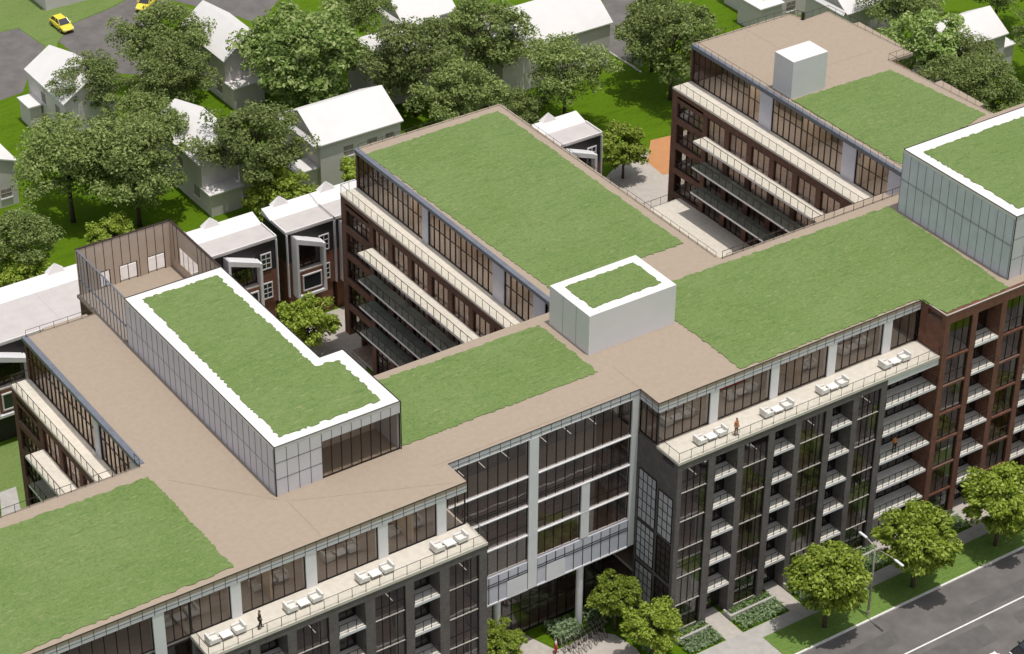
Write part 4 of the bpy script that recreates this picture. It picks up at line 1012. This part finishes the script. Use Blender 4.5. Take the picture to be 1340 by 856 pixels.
# ================================================================== STREET LAMP
L = thing('street_lamp', 'tall grey double armed street lamp standing on the verge by the kerb', 'street lamp', (36.4,-10.06,.12))
MB().tube([(0,0,0),(0,0,.5)], .17, 10).build('base', M['steel'], L)
MB().tube([(0,0,.5),(0,0,4),(0,0,7.6)], [.12,.10,.07], 10).build('pole', M['steel'], L, smooth=True)
for s in (-1, 1):
    k = 1 if s < 0 else .5
    ar = MB().tube([(0,0,7.3),(0,s*.8*k,7.75),(0,s*2.3*k,7.95),(0,s*2.7*k,7.95)], .05, 6).build('arm', M['steel'], L, smooth=True)
    MB().box(-.12,.12,1.2 if s>0 else -3.6,2.2 if s>0 else -2.5,7.88,8.04).build('lamp_head', M['white'], ar, bevel=.05)

# ================================================================== CARS
def car(label, loc, rz, paint, name='parked_car', group=None):
    t = thing(name, label, 'car', loc, rz, group)
    # lofted body: cross-sections along length (x), half-width and profile
    prof = [(-2.15,.42,.62,.72),(-2.05,.30,.78,.82),(-1.6,.26,.92,.86),(-.9,.24,.95,.88),(0,.24,.94,.88),(.9,.24,.90,.88),(1.5,.25,.84,.86),(2.0,.30,.70,.80),(2.18,.40,.58,.66)]
    def loft(prof, mtx, nm, parent, top=.75):
        v = []; fc = []
        for x, zb_, zt_, hw in prof:
            zm = zb_+(zt_-zb_)*.55
            ring = [(x,-hw*.9,zb_),(x,hw*.9,zb_),(x,hw,zm),(x,hw*.93,zt_-.04),(x,hw*top,zt_),(x,-hw*top,zt_),(x,-hw*.93,zt_-.04),(x,-hw,zm)]
            v += ring
        n = 8
        for i in range(len(prof)-1):
            for k in range(n): fc.append((i*n+k,i*n+(k+1)%n,(i+1)*n+(k+1)%n,(i+1)*n+k))
        fc.append(tuple(range(n))[::-1]); fc.append(tuple((len(prof)-1)*n+k for k in range(n)))
        return MB().add(v, fc).build(nm, mtx, parent, smooth=False, bevel=.03)
    loft(prof, paint, 'body', t)
    # glasshouse
    v = [(-1.75,-.74,.93),(1.05,-.74,.93),(1.05,.74,.93),(-1.75,.74,.93),(-1.25,-.58,1.42),(.25,-.58,1.45),(.25,.58,1.45),(-1.25,.58,1.42)]
    MB().add(v, [(0,3,2,1),(4,5,6,7),(0,1,5,4),(1,2,6,5),(2,3,7,6),(3,0,4,7)]).build('window', M['car_glass'], t, bevel=.02)
    v = [(-1.33,-.60,1.41),(.30,-.60,1.44),(.30,.60,1.44),(-1.33,.60,1.41),(-1.2,-.54,1.48),(.18,-.54,1.51),(.18,.54,1.51),(-1.2,.54,1.48)]
    MB().add(v, [(0,3,2,1),(4,5,6,7),(0,1,5,4),(1,2,6,5),(2,3,7,6),(3,0,4,7)]).build('roof', paint, t, bevel=.03)
    pl = MB()
    for s in (-1,1):
        pl.tube([(1.02,s*.75,.95),(.27,s*.6,1.45)], .035, 5); pl.tube([(-1.72,s*.75,.95),(-1.27,s*.6,1.43)], .04, 5); pl.tube([(-.35,s*.765,.95),(-.42,s*.605,1.45)], .035, 5)
    pl.build('pillar', paint, t)
    for x in (-1.38,1.32):
        for s in (-1,1):
            w_ = MB().disc((x,s*.80,.33), .33, .2, 'Y', 20).build('wheel', M['tyre'], t)
            MB().disc((x,s*.905,.33), .2, .02, 'Y', 14).build('rim', M['rim'], w_)
    for s in (-1,1):
        MB().box(2.02,2.15,s*.55-.16,s*.55+.16,.56,.68).build('headlight', M['lamp_glass'], t, bevel=.02)
        MB().box(-2.16,-2.06,s*.58-.14,s*.58+.14,.62,.74).build('tail_light', M['red_cloth'], t, bevel=.02)
        MB().box(.72,.9,s*.93-.1,s*.93+.1,.95,1.07).build('mirror', paint, t, bevel=.02)
    MB().box(2.14,2.2,-.42,.42,.36,.48).build('grille', M['dark_metal'], t)
    return t
car('yellow car on the pale grass beside the asphalt in the top left corner', (27.4,138.9,.02), R(-88), M['yellow'])
car('yellow car half hidden behind trees at the top edge', (39.6,138.6,.02), R(-140), M['yellow'])
car('black car driving on the road at the bottom right corner', (45.0,-22.0,.01), R(180), M['black_paint'], 'car')
car('white car with only its roof showing at the bottom edge beside the black car', (39.9,-21.7,.01), R(180), M['white_paint'], 'car')

# ================================================================== TERRACE FURNITURE
def armchair():
    t = thing('armchair', 'x', 'armchair')
    for x in (-.34,.34):
        for y in (-.30,.30): MB().box(x-.03,x+.03,y-.03,y+.03,0,.16).build('leg', M['steel'], t)
    MB().box(-.42,.42,-.42,.42,.16,.30).build('base', M['fabric'], t, bevel=.02)
    MB().box(-.27,.27,-.38,.26,.302,.44).build('seat_cushion', M['fabric'], t, bevel=.04)
    MB().box(-.42,.42,.27,.43,.302,.80).build('backrest', M['fabric'], t, bevel=.03)
    for s in (-1,1): MB().box(s*.355-.07,s*.355+.07,-.42,.265,.302,.58).build('armrest', M['fabric'], t, bevel=.03)
    return t
def low_table():
    t = thing('coffee_table', 'x', 'table')
    MB().box(-.42,.42,-.36,.36,.34,.40).build('tabletop', M['tabletop'], t, bevel=.01)
    for x in (-.36,.36):
        for y in (-.30,.30): MB().box(x-.025,x+.025,y-.025,y+.025,0,.34).build('leg', M['steel'], t)
    return t
A0 = armchair(); T0 = low_table(); used = [False, False]
def place(proto, k, loc, rz, label, group, sc=None):
    if not used[k]:
        used[k] = True; proto.location = loc; proto.rotation_euler = (0,0,rz); proto['label'] = label; proto['group'] = group
        if sc: proto.scale = sc
    else: dup(proto, loc, rz, label, group, sc)
def lounge(x, y, z, where, g):
    s = (1.1,1.1,1.0)
    place(A0, 0, (x-1.12,y,z), R(90), 'left white armchair of the lounge set '+where, g, s)
    place(T0, 1, (x,y-.05,z), 0, 'low white table in the lounge set '+where, g, s)
    place(A0, 0, (x+1.12,y,z), R(-90), 'right white armchair of the lounge set '+where, g, s)
setsL = [(-23.0,'nearest the left end of the left terrace'),(-16.2,'just right of the dark clothed man'),(-9.7,'third from the left on the left terrace'),(-2.7,'at the glass centre end of the left terrace')]
setsR = [(23.9,'beside the woman in orange'),(31.2,'second from left on the right terrace'),(37.5,'second from the right terrace brick end'),(44.8,'at the brick end of the right terrace')]
for x, wh in setsL+setsR: lounge(x, -1.45, ZT, wh, 'lounge furniture on the roof terraces')
inL = [(-24.3,'behind the leftmost complete glass bay'),(-16.4,'behind glass above the man in black'),(-9.9,'behind glass above the third left terrace set'),(-3.9,'behind glass at the left block end')]
inR = [(24.0,'behind glass above the woman in orange'),(31.0,'behind glass in the red bed bay'),(37.8,'behind glass in the third right hand bay'),(44.0,'behind glass nearest the brick end')]
for x, wh in inL+inR: lounge(x-.6, 2.6, 19.16, wh, 'indoor lounge furniture on the top floor')
for x, wh in inL+inR:
    b = thing('bed', 'low bed with pale cover in the room '+wh, 'bed', (x-.4,4.6,19.16), 0, 'beds in the top floor rooms')
    MB().box(-1.4,1.4,-.7,.8,.1,.42).build('mattress', M['white_cloth'] if wh.find('red')<0 else M['red_cloth'], b, bevel=.05)
    MB().box(-1.45,1.45,.8,.9,0,1.0).build('headboard', M['inner_dark'], b)
    MB().box(-1.42,1.42,-.72,.79,0,.1).build('bed_frame', M['inner_dark'], b)

# ================================================================== BICYCLES
def bicycle():
    t = thing('bicycle', 'x', 'bicycle')
    for x in (-.52,.52):
        w_ = MB().ring((x,0,.34), .33, .022, 'Y', 18).build('wheel', M['tyre'], t)
        sp = MB()
        for k in range(6): a = k*math.pi/3; sp.tube([(x,0,.34),(x+.31*math.cos(a),0,.34+.31*math.sin(a))], .006, 3)
        sp.build('spokes', M['rim'], w_)
    f_ = MB().tube([(-.52,0,.34),(-.12,0,.33),(.36,0,.78),(-.2,0,.78),(-.12,0,.33)], .022, 5).tube([(-.52,0,.34),(-.2,0,.78),(-.22,0,.92)], .02, 5).tube([(.52,0,.34),(.36,0,.78),(.33,0,.98)], .02, 5)
    f_.build('frame', M['steel'], t)
    MB().tube([(.33,-.27,1.0),(.34,0,.99),(.33,.27,1.0)], .016, 5).build('handlebar', M['dark_metal'], t)
    MB().box(-.34,-.1,-.07,.07,.92,.97).build('saddle', M['dark_metal'], t, bevel=.02)
    return t
B0 = bicycle(); first = True
gb = ['bicycles in the row nearer the bushes', 'bicycles in the row nearer the path']
rows_ = []
for i in range(9): tt = i/8; rows_.append((10.75+4.3*tt, 1.35+.75*tt, 0))
for i in range(7): tt = i/6; rows_.append((11.1+3.9*tt, .25+.75*tt, 1))
lb = ['bicycle parked in the plaza row nearer the sage bushes', 'bicycle parked in the plaza row farther from the bushes']
for x, y, k in rows_:
    if first: B0.location = (x,y,.1); B0.rotation_euler = (0,0,R(80)); B0['label'] = lb[k]; B0['group'] = gb[k]; first = False
    else: dup(B0, (x,y,.1), R(80+random.uniform(-6,6)), lb[k], gb[k])
rk = thing('bicycle_rack', 'low steel rail holding the two rows of bicycles on the plaza', 'bicycle rack', (12.9,.95,.1))
MB().tube([(-2.4,-.25,.5),(2.4,.6,.5)], .03, 6).build('rail', M['steel'], rk)
for k in range(5): MB().tube([(-2.3+k*1.15,-.23+k*.2,0),(-2.3+k*1.15,-.23+k*.2,.5)], .03, 6).build('leg', M['steel'], rk)

# ================================================================== PEOPLE
def skin_obj(name, pts, edges, radii, mt, parent=None, sub=1):
    me = bpy.data.meshes.new(name); me.from_pydata(pts, edges, []); me.materials.append(mt)
    o = bpy.data.objects.new(name, me); COL.objects.link(o)
    if parent: o.parent = parent
    sk = o.modifiers.new('skin', 'SKIN'); sk.use_smooth_shade = True
    for i, rr_ in enumerate(radii):
        sv = me.skin_vertices[0].data[i]; sv.radius = rr_ if isinstance(rr_, tuple) else (rr_, rr_); sv.use_root = (i == 0)
    ss = o.modifiers.new('sub', 'SUBSURF'); ss.levels = sub; ss.render_levels = sub
    return o
def person(label, loc, rz, top, bottom, stride=.12, hat=False):
    t = thing('person', label, 'person', loc, rz)
    s = stride
    P_ = [(0,0,.95),(0,.0,1.12),(0,.01,1.32),(0,.02,1.46),(0,.0,1.55),(0,-.02,1.63),(0,-.02,1.72),     # pelvis..head 0-6
          (.1,0,.90),(.11,-s*.5,.50),(.11,-s*.6,.10),(.11,-s*.6-.13,.04),(-.1,0,.90),(-.11,s*.3,.50),(-.11,s,.12),(-.11,s-.13,.05),   # legs 7-14
          (.17,.02,1.40),(.24,.03,1.14),(.22,-.12,.93),(.21,-.16,.85),(-.17,.02,1.40),(-.24,.03,1.14),(-.22,-.10,.93),(-.21,-.14,.85)]   # arms 15-22
    E_ = [(0,1),(1,2),(2,3),(3,4),(4,5),(5,6),(0,7),(7,8),(8,9),(9,10),(0,11),(11,12),(12,13),(13,14),(3,15),(15,16),(16,17),(17,18),(3,19),(19,20),(20,21),(21,22)]
    r_ = [(.15,.11),(.13,.10),(.16,.11),(.11,.08),.05,.095,.085,.085,.058,.042,.04,.085,.058,.042,.04,.055,.042,.034,.036,.055,.042,.034,.036]
    body = skin_obj('body', P_, E_, r_, M['skin'], t)
    fz = MB().add([(0,-.125,1.655),(-.018,-.10,1.63),(.018,-.10,1.63),(0,-.105,1.69)], [(0,1,2),(0,2,3),(0,3,1),(1,3,2)])
    fz.build('nose', M['skin'], body)
    for sx in (-.035,.035): MB().box(sx-.012,sx+.012,-.122,-.105,1.675,1.69).build('eye', M['hair'], body)
    skin_obj('hair', [(0,.02,1.64),(0,.015,1.70),(0,-.0,1.755)], [(0,1),(1,2)], [.085,.105,.07], M['hair'], t)
    skin_obj('shirt', [P_[i] for i in (0,1,2,3)]+[P_[15],(.235,.03,1.18),P_[19],(-.235,.03,1.18)], [(0,1),(1,2),(2,3),(3,4),(4,5),(3,6),(6,7)], [(.17,.13),(.155,.12),(.18,.13),(.12,.09),.07,.06,.07,.06], top, t)
    skin_obj('trousers', [P_[0]]+[P_[i] for i in (7,8,9,11,12,13)], [(0,1),(1,2),(2,3),(0,4),(4,5),(5,6)], [(.165,.125),.10,.075,.06,.10,.075,.06], bottom, t)
    for i in (10, 14):
        q = P_[i]; MB().box(q[0]-.05,q[0]+.05,q[1]-.06,q[1]+.16,0,.09).build('shoe', M['hair'], t, bevel=.03)
    return t
person('person in dark clothes walking along the left roof terrace', (-20.3,-2.0,ZT), R(75), M['black_cloth'], M['black_cloth'], .2)
person('person in an orange top and tan trousers standing at the right roof terrace railing', (26.1,-2.2,ZT), R(10), M['orange_cloth'], M['tan_cloth'], .05)
person('person in orange top and black trousers on a wide balcony beside red brick', (45.3,-2.15,9.86), R(-20), M['orange_cloth'], M['black_cloth'], .05)
person('person in a white top at the left end of the bicycle rows', (10.0,1.2,.1), R(60), M['white_cloth'], M['red_cloth'], .15)
